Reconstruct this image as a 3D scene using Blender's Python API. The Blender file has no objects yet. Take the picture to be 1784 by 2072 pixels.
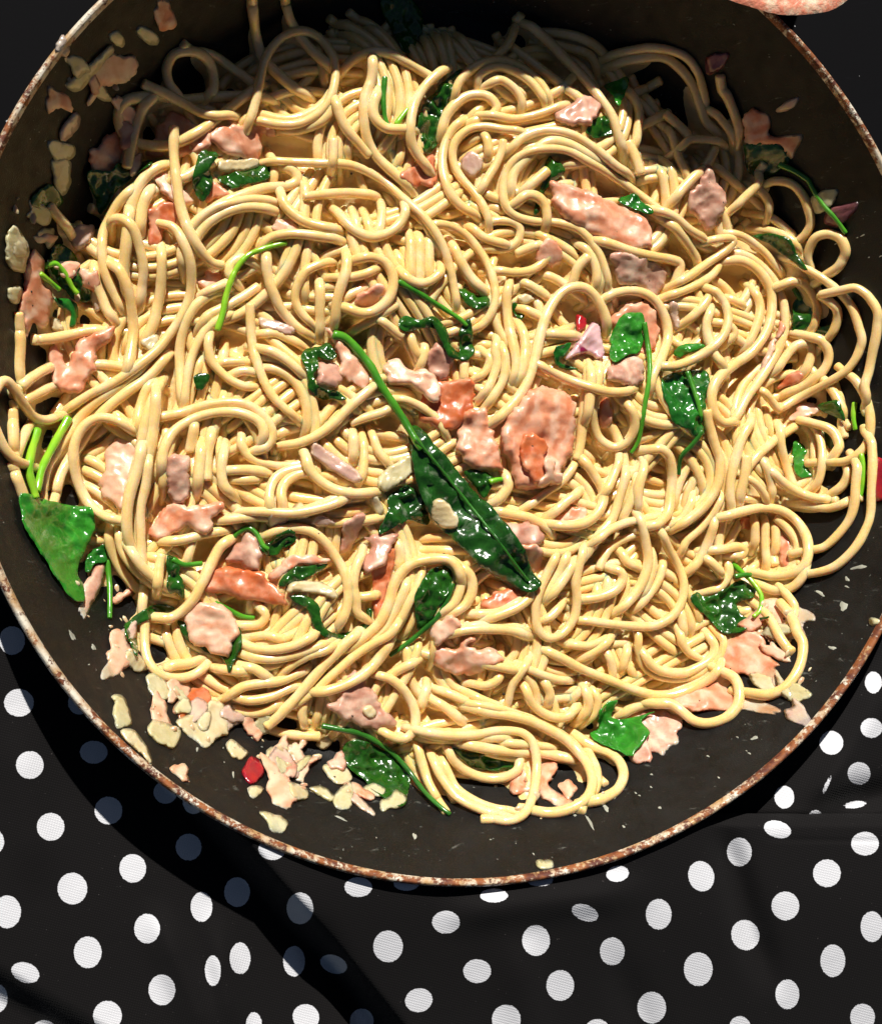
import bpy, math, random
import numpy as np
from mathutils import Vector, noise, geometry

random.seed(7)
rng = np.random.default_rng(11)

# ------------------------------------------------------------------ camera, light, exposure
U = 0.000123                 # metres per scene unit (one picture pixel at the rim's height)
TABLE = -361.0               # table height below the rim, in units
FOC = 2600.0
TX, TY = math.radians(-13.3), math.radians(2.9)
CAM = np.array([-682.0, -415.0, 2461.0])
SUN_EL, SUN_AZ = math.radians(41.5), math.radians(-6.0)   # azimuth from +Y towards +X

scene = bpy.context.scene
col = scene.collection
_cx, _sx = math.cos(TY), math.sin(TY)
_cy, _sy = math.cos(TX), math.sin(TX)
ROT = np.array([[_cy, 0, _sy], [0, 1, 0], [-_sy, 0, _cy]]) @ np.array([[1, 0, 0], [0, _cx, -_sx], [0, _sx, _cx]])

cam_data = bpy.data.cameras.new('camera')
cam = bpy.data.objects.new('camera', cam_data)
col.objects.link(cam)
from mathutils import Matrix
M4 = Matrix([[ROT[r][c] for c in range(3)] for r in range(3)]).to_4x4()
cam.matrix_world = Matrix.Translation(Vector((CAM[0] * U, CAM[1] * U, (CAM[2] - TABLE) * U))) @ M4
cam_data.sensor_fit = 'VERTICAL'
cam_data.angle = 2 * math.atan(1036.0 / FOC)
cam_data.clip_start = 0.01
cam_data.clip_end = 50
scene.camera = cam

world = bpy.data.worlds.new('World')
scene.world = world
world.use_nodes = True
wn = world.node_tree
bg = wn.nodes['Background']
sky = wn.nodes.new('ShaderNodeTexSky')
sky.sky_type = 'NISHITA'
sky.sun_disc = False
sky.sun_elevation = SUN_EL
sky.sun_rotation = SUN_AZ
wn.links.new(sky.outputs[0], bg.inputs[0])
bg.inputs[1].default_value = 0.017

sun_data = bpy.data.lights.new('sun', 'SUN')
sun_data.energy = 5.0
sun_data.angle = math.radians(0.6)
sun_data.color = (1.0, 0.95, 0.87)
sun = bpy.data.objects.new('sun', sun_data)
col.objects.link(sun)
sdir = Vector((math.sin(SUN_AZ) * math.cos(SUN_EL), math.cos(SUN_AZ) * math.cos(SUN_EL), math.sin(SUN_EL)))
sun.rotation_euler = sdir.to_track_quat('Z', 'Y').to_euler()
sun.location = sdir * 2.0

vs = scene.view_settings
vs.view_transform = 'Standard'
vs.look = 'None'
vs.exposure = 0.43
vs.gamma = 1.0
vs.use_curve_mapping = False
scene.cycles.max_bounces = 8
scene.cycles.sample_clamp_indirect = 4.0

# ------------------------------------------------------------------ geometry helpers
def unproj(px, py, z):
    """picture point + height (units above the rim plane) -> plan position"""
    px = np.asarray(px, float); py = np.asarray(py, float); z = np.asarray(z, float)
    d = np.stack([(px - 892) / FOC, -(py - 1036) / FOC, -np.ones_like(px)], -1) @ ROT.T
    t = (z - CAM[2]) / d[..., 2]
    return CAM[0] + d[..., 0] * t, CAM[1] + d[..., 1] * t

def to_m(x, y, z):
    return np.stack([np.asarray(x) * U, np.asarray(y) * U, (np.asarray(z) - TABLE) * U], -1)

def mesh_obj(name, verts, faces, mat, parent=None, smooth=True):
    me = bpy.data.meshes.new(name)
    verts = np.asarray(verts, float)
    fl = faces if isinstance(faces, np.ndarray) else None
    if fl is None and len({len(f) for f in faces}) == 1: fl = np.asarray(faces)
    if fl is not None:
        n, k = fl.shape
        me.vertices.add(len(verts)); me.vertices.foreach_set('co', verts.ravel())
        me.loops.add(n * k); me.loops.foreach_set('vertex_index', fl.ravel().astype(np.int32))
        me.polygons.add(n)
        me.polygons.foreach_set('loop_start', np.arange(0, n * k, k, dtype=np.int32))
        me.update(calc_edges=True)
    else:
        me.from_pydata([tuple(v) for v in verts], [], [list(f) for f in faces])
        me.update()
    me.validate()
    if smooth:
        me.polygons.foreach_set('use_smooth', np.ones(len(me.polygons), bool))
    me.materials.append(mat)
    o = bpy.data.objects.new(name, me)
    col.objects.link(o)
    if parent is not None:
        o.parent = parent
    return o

def empty(name, loc=(0, 0, 0)):
    o = bpy.data.objects.new(name, None)
    o.empty_display_size = 0.01
    o.location = loc
    col.objects.link(o)
    return o

def tag(o, label, cat=None, group=None, kind=None):
    if label: o['label'] = label
    if cat: o['category'] = cat
    if group: o['group'] = group
    if kind: o['kind'] = kind
    return o

def keep_parent(child, parent):
    """parent a world-space mesh to an empty that stands somewhere else"""
    child.parent = parent
    child.matrix_parent_inverse = Matrix.Translation(parent.location).inverted()

def curve(pts, step=5.0, closed=False):
    """Catmull-Rom through pts, evenly resampled"""
    P = np.asarray(pts, float)
    if closed:
        Q = np.vstack([P[-1], P, P[0], P[1]])
    else:
        Q = np.vstack([2 * P[0] - P[1], P, 2 * P[-1] - P[-2]])
    out = []
    t = np.linspace(0, 1, 14, endpoint=False)[:, None]
    for i in range(len(Q) - 3):
        a, b, c, d = Q[i:i + 4]
        out.append(0.5 * (2 * b + (c - a) * t + (2 * a - 5 * b + 4 * c - d) * t ** 2 + (3 * b - a - 3 * c + d) * t ** 3))
    out.append(Q[-2][None])
    out = np.vstack(out)
    return resample(out, step)

def resample(out, step):
    s = np.r_[0, np.cumsum(np.hypot(*np.diff(out, axis=0).T))]
    n = max(4, int(s[-1] / step) + 1)
    q = np.linspace(0, s[-1], n)
    return np.stack([np.interp(q, s, out[:, k]) for k in range(2)], -1)

def gsmooth(a, sig):
    k = int(3 * sig) + 1
    w = np.exp(-0.5 * (np.arange(-k, k + 1) / sig) ** 2); w /= w.sum()
    return np.convolve(np.pad(a, k, mode='edge'), w, 'valid')

# ------------------------------------------------------------------ node helpers
class NT:
    def __init__(self, name):
        self.m = bpy.data.materials.new(name)
        self.m.use_nodes = True
        self.t = self.m.node_tree
        self.b = self.t.nodes['Principled BSDF']
    def n(self, typ, **kw):
        nd = self.t.nodes.new('ShaderNode' + typ)
        for k, v in kw.items():
            if k.startswith('i_'):
                nd.inputs[int(k[2:]) if k[2:].isdigit() else k[2:].replace('_', ' ')].default_value = v
            else:
                setattr(nd, k, v)
        return nd
    def l(self, a, b):
        self.t.links.new(a, b)
    def set(self, **kw):
        for k, v in kw.items():
            s = self.b.inputs[k.replace('_', ' ')]
            if hasattr(v, 'links') or isinstance(v, bpy.types.NodeSocket): self.l(v, s)
            else: s.default_value = v
    def coord(self):
        if not hasattr(self, '_c'): self._c = self.n('TexCoord').outputs['Object']
        return self._c
    def noise(self, scale, detail=3, rough=0.55, dist=0.0, vec=None):
        nd = self.n('TexNoise'); nd.inputs['Scale'].default_value = scale
        nd.inputs['Detail'].default_value = detail; nd.inputs['Roughness'].default_value = rough
        nd.inputs['Distortion'].default_value = dist
        self.l(vec or self.coord(), nd.inputs['Vector'])
        return nd.outputs['Fac']
    def ramp(self, fac, stops, interp='LINEAR'):
        nd = self.n('ValToRGB'); cr = nd.color_ramp; cr.interpolation = interp
        while len(cr.elements) < len(stops): cr.elements.new(0.5)
        for e, (p, c) in zip(cr.elements, stops):
            e.position = p
            e.color = (c, c, c, 1) if isinstance(c, (int, float)) else (*c, 1)
        self.l(fac, nd.inputs[0])
        return nd.outputs[0]
    def mix(self, fac, a, b, blend='MIX'):
        nd = self.n('Mix', data_type='RGBA', blend_type=blend)
        for s, v in ((nd.inputs[0], fac), (nd.inputs[6], a), (nd.inputs[7], b)):
            if isinstance(v, bpy.types.NodeSocket): self.l(v, s)
            elif isinstance(v, (int, float)): s.default_value = v
            else: s.default_value = (*v, 1)
        return nd.outputs[2]
    def math(self, op, a, b=0.0, c=0.0):
        nd = self.n('Math', operation=op)
        for s, v in zip(nd.inputs, (a, b, c)):
            if isinstance(v, bpy.types.NodeSocket): self.l(v, s)
            else: s.default_value = v
        return nd.outputs[0]
    def bump(self, h, strength, dist, prev=None):
        nd = self.n('Bump'); nd.inputs['Strength'].default_value = strength
        nd.inputs['Distance'].default_value = dist
        self.l(h, nd.inputs['Height'])
        if prev: self.l(prev, nd.inputs['Normal'])
        self.l(nd.outputs[0], self.b.inputs['Normal'])
        return nd.outputs[0]
    def random(self):
        return self.n('ObjectInfo').outputs['Random']

# ------------------------------------------------------------------ materials
def mat_pasta(name='pasta'):
    m = NT(name)
    r = m.random()
    base = m.mix(r, (0.83, 0.565, 0.21), (0.84, 0.62, 0.275))
    sauce = m.ramp(m.noise(150, 3, 0.6), [(0.45, 0.0), (0.68, 0.6)])
    c = m.mix(sauce, base, (0.85, 0.69, 0.44))
    m.set(Base_Color=c, Roughness=m.ramp(m.noise(900, 3, 0.7), [(0.38, 0.16), (0.66, 0.42)]),
          Subsurface_Weight=0.9, Subsurface_Radius=(1.0, 0.48, 0.16), Subsurface_Scale=0.0012,
          Coat_Weight=1.0, Coat_Roughness=m.ramp(m.noise(1100, 2), [(0.4, 0.03), (0.65, 0.13)]), Coat_IOR=1.6, IOR=1.45)
    n1 = m.bump(m.noise(210, 2, 0.5), 0.14, 0.0006)
    m.bump(m.noise(1300, 2, 0.6), 0.14, 0.00014, n1)
    return m.m

def mat_sauce():
    m = NT('cream_sauce')
    c = m.mix(m.ramp(m.noise(120, 3), [(0.35, 0), (0.7, 1)]), (0.74, 0.49, 0.18), (0.80, 0.60, 0.30))
    m.set(Base_Color=c, Roughness=0.3, Subsurface_Weight=0.7, Subsurface_Radius=(1, 0.5, 0.2),
          Subsurface_Scale=0.002, Coat_Weight=0.3, Coat_Roughness=0.15)
    n1 = m.bump(m.noise(350, 4, 0.65), 0.5, 0.0012)
    m.bump(m.noise(1800, 3, 0.6), 0.25, 0.0003, n1)
    return m.m

def mat_salmon(name, c1, c2, c3, cream=0.5):
    m = NT(name)
    r = m.random()
    mp = m.n('Mapping'); m.l(m.coord(), mp.inputs['Vector'])
    rot = m.n('CombineXYZ'); m.l(m.math('MULTIPLY', r, 3.1), rot.inputs[2]); m.l(rot.outputs[0], mp.inputs['Rotation'])
    wv = m.n('TexWave'); wv.inputs['Scale'].default_value = 55; wv.inputs['Distortion'].default_value = 9
    wv.inputs['Detail'].default_value = 3; wv.inputs['Detail Scale'].default_value = 1.6
    m.l(mp.outputs[0], wv.inputs['Vector'])
    flake = m.ramp(wv.outputs['Fac'], [(0.15, c1), (0.55, c2), (0.9, c3)])
    blot = m.mix(m.ramp(m.noise(160, 4, 0.6), [(0.35, 0), (0.65, 1)]), flake, c2)
    ncream = m.ramp(m.math('ADD', m.noise(130, 4, 0.7), m.math('MULTIPLY', m.math('SUBTRACT', r, 0.5), 0.12)),
                    [(0.48, 0.0), (0.68, cream)])
    c = m.mix(ncream, blot, (0.83, 0.66, 0.50))
    m.set(Base_Color=c, Roughness=m.ramp(m.noise(500, 2), [(0.3, 0.25), (0.7, 0.55)]),
          Subsurface_Weight=0.6, Subsurface_Radius=(1.0, 0.38, 0.22), Subsurface_Scale=0.0015,
          Coat_Weight=0.3, Coat_Roughness=0.18)
    n0 = m.bump(wv.outputs['Fac'], 0.14, 0.0004)
    n1 = m.bump(m.noise(600, 3, 0.6), 0.10, 0.0004, n0)
    m.bump(m.noise(1700, 3, 0.6), 0.16, 0.0002, n1)
    return m.m

def mat_onion(name, c1, c2, edge=None):
    m = NT(name)
    mp = m.n('Mapping'); m.l(m.coord(), mp.inputs['Vector'])
    rot = m.n('CombineXYZ'); m.l(m.math('MULTIPLY', m.random(), 3.1), rot.inputs[2]); m.l(rot.outputs[0], mp.inputs['Rotation'])
    wv = m.n('TexWave'); wv.inputs['Scale'].default_value = 190; wv.inputs['Distortion'].default_value = 3
    m.l(mp.outputs[0], wv.inputs['Vector'])
    c = m.mix(m.ramp(m.noise(230, 3), [(0.35, 0), (0.65, 1)]), c1, c2)
    if edge: c = m.mix(m.ramp(m.noise(110, 2), [(0.5, 0), (0.56, 1)]), c, edge)
    m.set(Base_Color=c, Roughness=0.24, Subsurface_Weight=0.6, Subsurface_Radius=(1, 0.75, 0.45),
          Subsurface_Scale=0.0022, Coat_Weight=0.5, Coat_Roughness=0.1, Transmission_Weight=0.12)
    n1 = m.bump(wv.outputs['Fac'], 0.2, 0.0003)
    m.bump(m.noise(500, 4, 0.6), 0.4, 0.0006, n1)
    return m.m

def mat_leaf(name, dark, light, cream=0.35):
    m = NT(name)
    vo = m.n('TexVoronoi', feature='DISTANCE_TO_EDGE'); vo.inputs['Scale'].default_value = 230
    nz = m.n('TexNoise'); nz.inputs['Scale'].default_value = 150; m.l(m.coord(), nz.inputs['Vector'])
    vadd = m.n('VectorMath', operation='MULTIPLY_ADD'); m.l(nz.outputs['Color'], vadd.inputs[0])
    vadd.inputs[1].default_value = (0.006, 0.006, 0.006); m.l(m.coord(), vadd.inputs[2])
    m.l(vadd.outputs[0], vo.inputs['Vector'])
    vein = m.ramp(vo.outputs['Distance'], [(0.0, 1.0), (0.07, 0.0)])
    c = m.mix(m.ramp(m.noise(170, 4, 0.6), [(0.3, 0), (0.75, 1)]), dark, light)
    c = m.mix(m.math('MULTIPLY', vein, 0.16), c, tuple(min(1, v * 1.9) for v in light))
    cr = m.ramp(m.noise(260, 4, 0.6, 0.6), [(0.56, 0.0), (0.78, cream)])
    c = m.mix(cr, c, (0.30, 0.34, 0.24))
    m.set(Base_Color=c, Roughness=m.ramp(m.noise(900, 2), [(0.3, 0.12), (0.7, 0.28)]), Coat_Weight=0.45, Coat_Roughness=0.1,
          Subsurface_Weight=0.15, Subsurface_Radius=(0.3, 1, 0.2), Subsurface_Scale=0.0008)
    n0 = m.bump(vein, -0.3, 0.0003)
    n1 = m.bump(m.noise(240, 3, 0.5, 0.6), 0.25, 0.0011, n0)
    m.bump(m.noise(1600, 2, 0.6), 0.12, 0.0002, n1)
    return m.m

def mat_stem(name, c1, c2):
    m = NT(name)
    c = m.mix(m.ramp(m.noise(90, 3), [(0.35, 0), (0.65, 1)]), c1, c2)
    m.set(Base_Color=c, Roughness=0.25, Coat_Weight=0.4, Coat_Roughness=0.12, Subsurface_Weight=0.4,
          Subsurface_Radius=(0.5, 1, 0.2), Subsurface_Scale=0.0012)
    m.bump(m.noise(700, 3), 0.3, 0.0004)
    return m.m

def mat_pan():
    m = NT('nonstick_coating')
    c = m.mix(m.ramp(m.noise(55, 4), [(0.35, 0), (0.7, 1)]), (0.0042, 0.0041, 0.0038), (0.009, 0.0085, 0.0075))
    # dried cream smears, stretched scratches and fine splashes
    mp = m.n('Mapping'); mp.inputs['Rotation'].default_value = (0, 0, 0.75); mp.inputs['Scale'].default_value = (1, 3.4, 1)
    m.l(m.coord(), mp.inputs['Vector'])
    sm = m.ramp(m.noise(150, 6, 0.7, 0.5, mp.outputs[0]), [(0.63, 0.0), (0.74, 0.25)])
    spot = m.ramp(m.noise(900, 2, 0.5), [(0.735, 0.0), (0.80, 0.6)])
    fac = m.math('MAXIMUM', sm, spot)
    c = m.mix(fac, c, (0.40, 0.42, 0.37))
    m.set(Base_Color=c, Roughness=m.ramp(m.noise(260, 4), [(0.3, 0.34), (0.7, 0.6)]), Specular_IOR_Level=0.25)
    n1 = m.bump(m.noise(2600, 2, 0.7), 0.5, 0.0003)
    m.bump(fac, 0.5, 0.0004, n1)
    return m.m

def mat_rim():
    m = NT('worn_enamel_rim')
    n = m.math('ADD', m.math('MULTIPLY', m.noise(480, 4, 0.75), 0.6), m.math('MULTIPLY', m.noise(26, 3, 0.6), 0.42))
    geo = m.n('NewGeometry'); sp = m.n('SeparateXYZ'); m.l(geo.outputs['Position'], sp.inputs[0])
    n = m.math('ADD', n, m.math('MULTIPLY', m.math('SUBTRACT', sp.outputs[0], sp.outputs[1]), 0.15))   # the near side is the more worn one
    rust = m.ramp(n, [(0.48, 0.0), (0.53, 1.0)])
    red = m.mix(m.ramp(m.noise(330, 4, 0.6), [(0.4, 0), (0.6, 1)]), (0.085, 0.018, 0.008), (0.27, 0.085, 0.02))
    tan = m.mix(m.ramp(m.noise(160, 4, 0.6), [(0.4, 0), (0.62, 1)]), (0.66, 0.61, 0.50), (0.42, 0.26, 0.12))
    c = m.mix(rust, tan, red)
    m.set(Base_Color=c, Roughness=m.mix(rust, (0.3, 0.3, 0.3), (0.7, 0.7, 0.7)), Metallic=0.0)
    m.bump(m.math('ADD', m.noise(900, 3), rust), 0.35, 0.0004)
    return m.m

def mat_cloth():
    m = NT('polka_dot_cotton')
    at = m.n('Attribute', attribute_name='dot')
    d = m.math('ADD', at.outputs['Fac'], m.math('MULTIPLY', m.math('SUBTRACT', m.noise(1900, 2), 0.5), 3.0))
    isdot = m.ramp(m.math('ADD', m.math('MULTIPLY', d, 0.08), 0.5), [(0.47, 1.0), (0.53, 0.0)])
    uv = m.n('UVMap', uv_map='UVMap').outputs[0]
    def wv(ax):
        w = m.n('TexWave', bands_direction=ax); w.inputs['Scale'].default_value = 1.0
        w.inputs['Distortion'].default_value = 1.6; w.inputs['Detail Scale'].default_value = 0.6
        m.l(uv, w.inputs['Vector']); return w.outputs['Fac']
    weave = m.math('MULTIPLY', wv('X'), wv('Y'))
    lum = m.ramp(weave, [(0.0, 0.8), (0.5, 1.0)])
    black = m.mix(m.ramp(weave, [(0, 0.3), (0.8, 0.8)]), (0.002, 0.0018, 0.002), (0.0085, 0.0075, 0.008))
    lint = m.ramp(m.noise(1200, 2), [(0.74, 0), (0.8, 0.25)])
    black = m.mix(lint, black, (0.2, 0.18, 0.18))
    white = m.mix(lum, (0.42, 0.43, 0.46), (0.62, 0.63, 0.67))
    m.set(Base_Color=m.mix(isdot, black, white), Roughness=0.85, Sheen_Weight=0.03, Specular_IOR_Level=0.12)
    n1 = m.bump(weave, 0.25, 0.0003)
    m.bump(m.noise(140, 3), 0.15, 0.001, n1)
    return m.m

def mat_table():
    m = NT('black_table_top')
    mp = m.n('Mapping'); mp.inputs['Rotation'].default_value = (0, 0, 0.5); mp.inputs['Scale'].default_value = (1, 14, 1)
    m.l(m.coord(), mp.inputs['Vector'])
    scr = m.ramp(m.noise(60, 3, 0.6, 0, mp.outputs[0]), [(0.68, 0), (0.74, 0.25)])
    speck = m.ramp(m.noise(520, 1, 0.4), [(0.80, 0), (0.83, 1.0)])
    c = m.mix(scr, (0.0012, 0.0012, 0.002), (0.008, 0.008, 0.011))
    c = m.mix(speck, c, (0.7, 0.7, 0.72))
    m.set(Base_Color=c, Roughness=0.85, Specular_IOR_Level=0.1)
    m.bump(m.noise(800, 3), 0.1, 0.0003)
    return m.m

def mat_plain(name, c, rough=0.5, bump=500, bs=0.3, **kw):
    m = NT(name)
    cc = m.mix(m.ramp(m.noise(bump * 0.5, 3), [(0.35, 0), (0.65, 1)]), c, tuple(v * 0.6 for v in c))
    m.set(Base_Color=cc, Roughness=rough, **kw)
    m.bump(m.noise(bump, 3), bs, 0.0005)
    return m.m

M = dict(
    pasta=mat_pasta(), sauce=mat_sauce(), pan=mat_pan(), rim=mat_rim(), cloth=mat_cloth(), table=mat_table(),
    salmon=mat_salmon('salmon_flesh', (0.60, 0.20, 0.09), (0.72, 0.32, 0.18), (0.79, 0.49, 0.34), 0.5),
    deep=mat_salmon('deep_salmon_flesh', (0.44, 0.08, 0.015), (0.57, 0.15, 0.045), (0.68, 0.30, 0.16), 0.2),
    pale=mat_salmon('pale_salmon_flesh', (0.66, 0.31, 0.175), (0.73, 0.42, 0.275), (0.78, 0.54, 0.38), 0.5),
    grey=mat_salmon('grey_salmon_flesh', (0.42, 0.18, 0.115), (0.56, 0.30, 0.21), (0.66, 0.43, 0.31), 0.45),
    onion=mat_onion('cooked_onion', (0.56, 0.49, 0.25), (0.66, 0.59, 0.37)),
    cream=mat_onion('creamy_onion', (0.64, 0.51, 0.27), (0.72, 0.61, 0.39)),
    pink=mat_onion('pink_onion', (0.62, 0.38, 0.31), (0.70, 0.52, 0.38)),
    magenta=mat_onion('red_onion', (0.74, 0.50, 0.50), (0.72, 0.42, 0.44), (0.28, 0.012, 0.07)),
    red=mat_onion('red_onion_skin', (0.42, 0.012, 0.02), (0.30, 0.01, 0.025)),
    purple=mat_onion('purple_onion', (0.17, 0.05, 0.06), (0.27, 0.10, 0.10)),
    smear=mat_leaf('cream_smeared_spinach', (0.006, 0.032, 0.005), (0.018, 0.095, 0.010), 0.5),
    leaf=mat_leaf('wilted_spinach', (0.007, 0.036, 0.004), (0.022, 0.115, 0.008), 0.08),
    bright=mat_leaf('bright_spinach', (0.016, 0.13, 0.010), (0.04, 0.27, 0.022), 0.2),
    mid=mat_leaf('spinach', (0.007, 0.065, 0.008), (0.02, 0.17, 0.016), 0.22),
    stem=mat_stem('spinach_stem', (0.025, 0.16, 0.010), (0.09, 0.32, 0.02)),
    lime=mat_stem('pale_spinach_stem', (0.12, 0.42, 0.015), (0.32, 0.55, 0.03)),
    dstem=mat_stem('dark_spinach_stem', (0.015, 0.09, 0.010), (0.04, 0.19, 0.02)),
    pepper=mat_plain('ground_pepper', (0.03, 0.015, 0.008), 0.6),
    splash=mat_plain('dried_cream', (0.42, 0.43, 0.36), 0.4),
    wood=mat_plain('spoon_wood', (0.62, 0.40, 0.22), 0.5),
    crumb=mat_salmon('creamy_crumbs', (0.52, 0.25, 0.14), (0.52, 0.38, 0.20), (0.60, 0.46, 0.27), 0.3),
    thread=mat_plain('stitch_thread', (0.01, 0.01, 0.012), 0.8),
)

# ------------------------------------------------------------------ table
def grid_faces(nr, nc):
    i = np.arange(nr * nc).reshape(nr, nc)
    return np.stack([i[:-1, :-1], i[1:, :-1], i[1:, 1:], i[:-1, 1:]], -1).reshape(-1, 4)

tx, ty = np.meshgrid(np.linspace(-6000, 6000, 41), np.linspace(-6000, 6000, 41))
o = mesh_obj('table_top', to_m(tx, ty, np.full_like(tx, TABLE)).reshape(-1, 3), grid_faces(41, 41)[:, ::-1], M['table'])
tag(o, 'matt black table top with pale dust specks and scratches', 'table', kind='structure')

# ------------------------------------------------------------------ frying pan
PAN_IN = [(0, -340), (400, -340), (700, -340), (775, -338), (820, -330), (853, -312), (880, -278), (912, -215), (945, -145), (975, -78), (998, -28), (1006, -10)]
PAN_OUT = [(1019, -19), (1010, -34), (986, -82), (957, -149), (924, -220), (893, -288), (862, -328), (825, -348), (775, -355), (400, -355), (0, -355)]
RIM = [(1004, -13), (1005.5, -4), (1008.5, 1), (1013, 2.5), (1016, 1), (1019.5, -4), (1021, -11), (1020, -18), (1018, -22)]

def lathe(prof, nseg, wob=0.0):
    prof = np.array(prof, float)
    a = np.linspace(0, 2 * np.pi, nseg, endpoint=False)
    w = wob * (np.sin(3 * a + 1) + 0.6 * np.sin(7 * a))
    r = prof[:, 0][:, None] + np.where(prof[:, 0] > 900, 1, 0)[:, None] * w[None]
    z = np.repeat(prof[:, 1][:, None], nseg, 1)
    V = to_m(r * np.cos(a), r * np.sin(a), z).reshape(-1, 3)
    n = len(prof)
    i = np.arange(n * nseg).reshape(n, nseg)
    j = np.roll(i, -1, 1)
    F = np.stack([i[:-1], i[1:], j[1:], j[:-1]], -1).reshape(-1, 4)
    return V, F

pan = empty('frying_pan', (0, 0, (-355 - TABLE) * U))
tag(pan, 'round black nonstick frying pan with worn rusty cream rim, full of creamy spaghetti', 'frying pan')
for nm, prof, mt, ws in (('cooking_surface', PAN_IN, 'pan', 0), ('outer_wall', PAN_OUT, 'pan', 0), ('rim', RIM, 'rim', 1.2)):
    dense = []
    for p, q in zip(prof[:-1], prof[1:]):
        k = 3 if nm == 'rim' else 4
        for t in range(k): dense.append((p[0] + (q[0] - p[0]) * t / k, p[1] + (q[1] - p[1]) * t / k))
    dense.append(prof[-1])
    V, F = lathe(dense, 360, ws)
    ob = mesh_obj(nm, V, F, M[mt])
    keep_parent(ob, pan)
    if nm == 'rim': ob['label'] = 'cream enamel rim chipped and speckled with red brown rust'

pin_r = np.array([p[0] for p in PAN_IN], float); pin_z = np.array([p[1] for p in PAN_IN], float)
pout = sorted(PAN_OUT); pout_r = np.array([p[0] for p in pout], float); pout_z = np.array([p[1] for p in pout], float)
def pan_z(r):
    return np.interp(r, pin_r, pin_z) + np.maximum(0, r - 1006) * 3.0

# ------------------------------------------------------------------ polka dot cloth
DOTS = """61,1548,28,28 103,1673,28,28 220,1640,28,28 -18,1703,27,28 190,1522,28,23 382,1714,26,27 335,1603,24,23 392,1622,22,25
269,1757,27,29 147,1798,30,32 15,1845,28,33 408,1835,22,30 480,1805,26,30 607,1838,27,32 551,1718,28,22 725,1795,28,20 822,1788,26,14
298,1879,26,30 178,1927,28,32 486,1939,21,32 431,1964,16,31 595,1945,22,31 675,1951,28,18,20 785,1915,30,32 328,2003,27,31 218,2055,29,30
52,1968,29,20,20 -3,2020,19,28 847,2024,28,24,-15 619,2058,27,26,30 732,2066,24,25 514,2074,16,26 90,2090,26,26 25,1296,26,29 39,1422,30,28
162,1422,24,24 902,1866,28,23 999,1812,28,14 1092,1781,27,12 1249,1768,23,16,-10 1183,1847,28,16,20 1084,1903,28,31 965,1965,28,24
1133,1994,28,31 1024,2062,29,29 1238,1925,25,28 1332,1850,26,31 1318,2039,29,32 1418,1773,26,31,-15 1412,1961,29,34 1495,1724,25,29
1507,1892,28,31,-20 1592,2012,24,30 1496,2080,22,24 1572,1678,28,17,15 1588,1833,28,29 1684,1944,25,33 1672,1767,28,28 1749,1707,28,24
1763,1875,23,31 1744,2058,25,27 1208,2078,22,16 1391,1640,26,20"""
DOTS2 = """1737,1565,23,23 1586,1613,20,23 1672,1588,4,20,25 1729,1628,23,7,-8 1649,1647,12,8 1681,1503,24,24 1762,1473,22,20 1766,1381,17,22"""
def parse_dots(s):
    out = []
    for t in s.split():
        v = [float(x) for x in t.split(',')]
        out.append(v + [0.0] * (5 - len(v)))
    return out
def dot_field(px, py, dots):
    f = np.full(px.shape, 60.0)
    for x, y, a, b, ang in dots:
        ca, sa = math.cos(math.radians(ang)), math.sin(math.radians(ang))
        dx, dy = px - x, py - y
        u, v = dx * ca + dy * sa, -dx * sa + dy * ca
        f = np.minimum(f, (np.sqrt((u / a) ** 2 + (v / b) ** 2) - 1) * min(a, b))
    return f
def fill_dots(dots, box, seen):
    """carry the print on past the part the picture shows"""
    out = list(dots)
    k = 0
    for yy in np.arange(box[2], box[3], 108):
        k += 1
        for xx in np.arange(box[0] + 62 * (k % 2), box[1], 124):
            if seen[0] - 25 < xx < seen[1] + 25 and seen[2] - 25 < yy < seen[3] + 25: continue
            if all((xx - d[0]) ** 2 + (yy - d[1]) ** 2 > 95 ** 2 for d in out): out.append([xx, yy, 28, 29, 0.0])
    return out
def sstep(a, b, x):
    t = np.clip((x - a) / (b - a), 0, 1)
    return t * t * (3 - 2 * t)
def ridge(px, py, x0, y0, x1, y1, w, amp):
    L = math.hypot(x1 - x0, y1 - y0); ux, uy = (x1 - x0) / L, (y1 - y0) / L
    s = (px - x0) * ux + (py - y0) * uy
    d = (px - x0) * -uy + (py - y0) * ux
    return amp * np.exp(-(d / w) ** 2) * sstep(-80, 60, s) * (1 - sstep(L - 60, L + 80, s))
def side(px, py, x0, y0, x1, y1):
    L = math.hypot(x1 - x0, y1 - y0)
    return ((px - x0) * (y1 - y0) - (py - y0) * (x1 - x0)) / L     # >0 on the right of the line going down

def noise2(px, py, sc, seed):
    r = np.random.default_rng(seed); out = np.zeros_like(px)
    for _ in range(5):
        a = r.uniform(0, np.pi); k = sc * r.uniform(0.7, 1.4)
        out += np.sin((px * math.cos(a) + py * math.sin(a)) * k + r.uniform(0, 6))
    return out / 5

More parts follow.
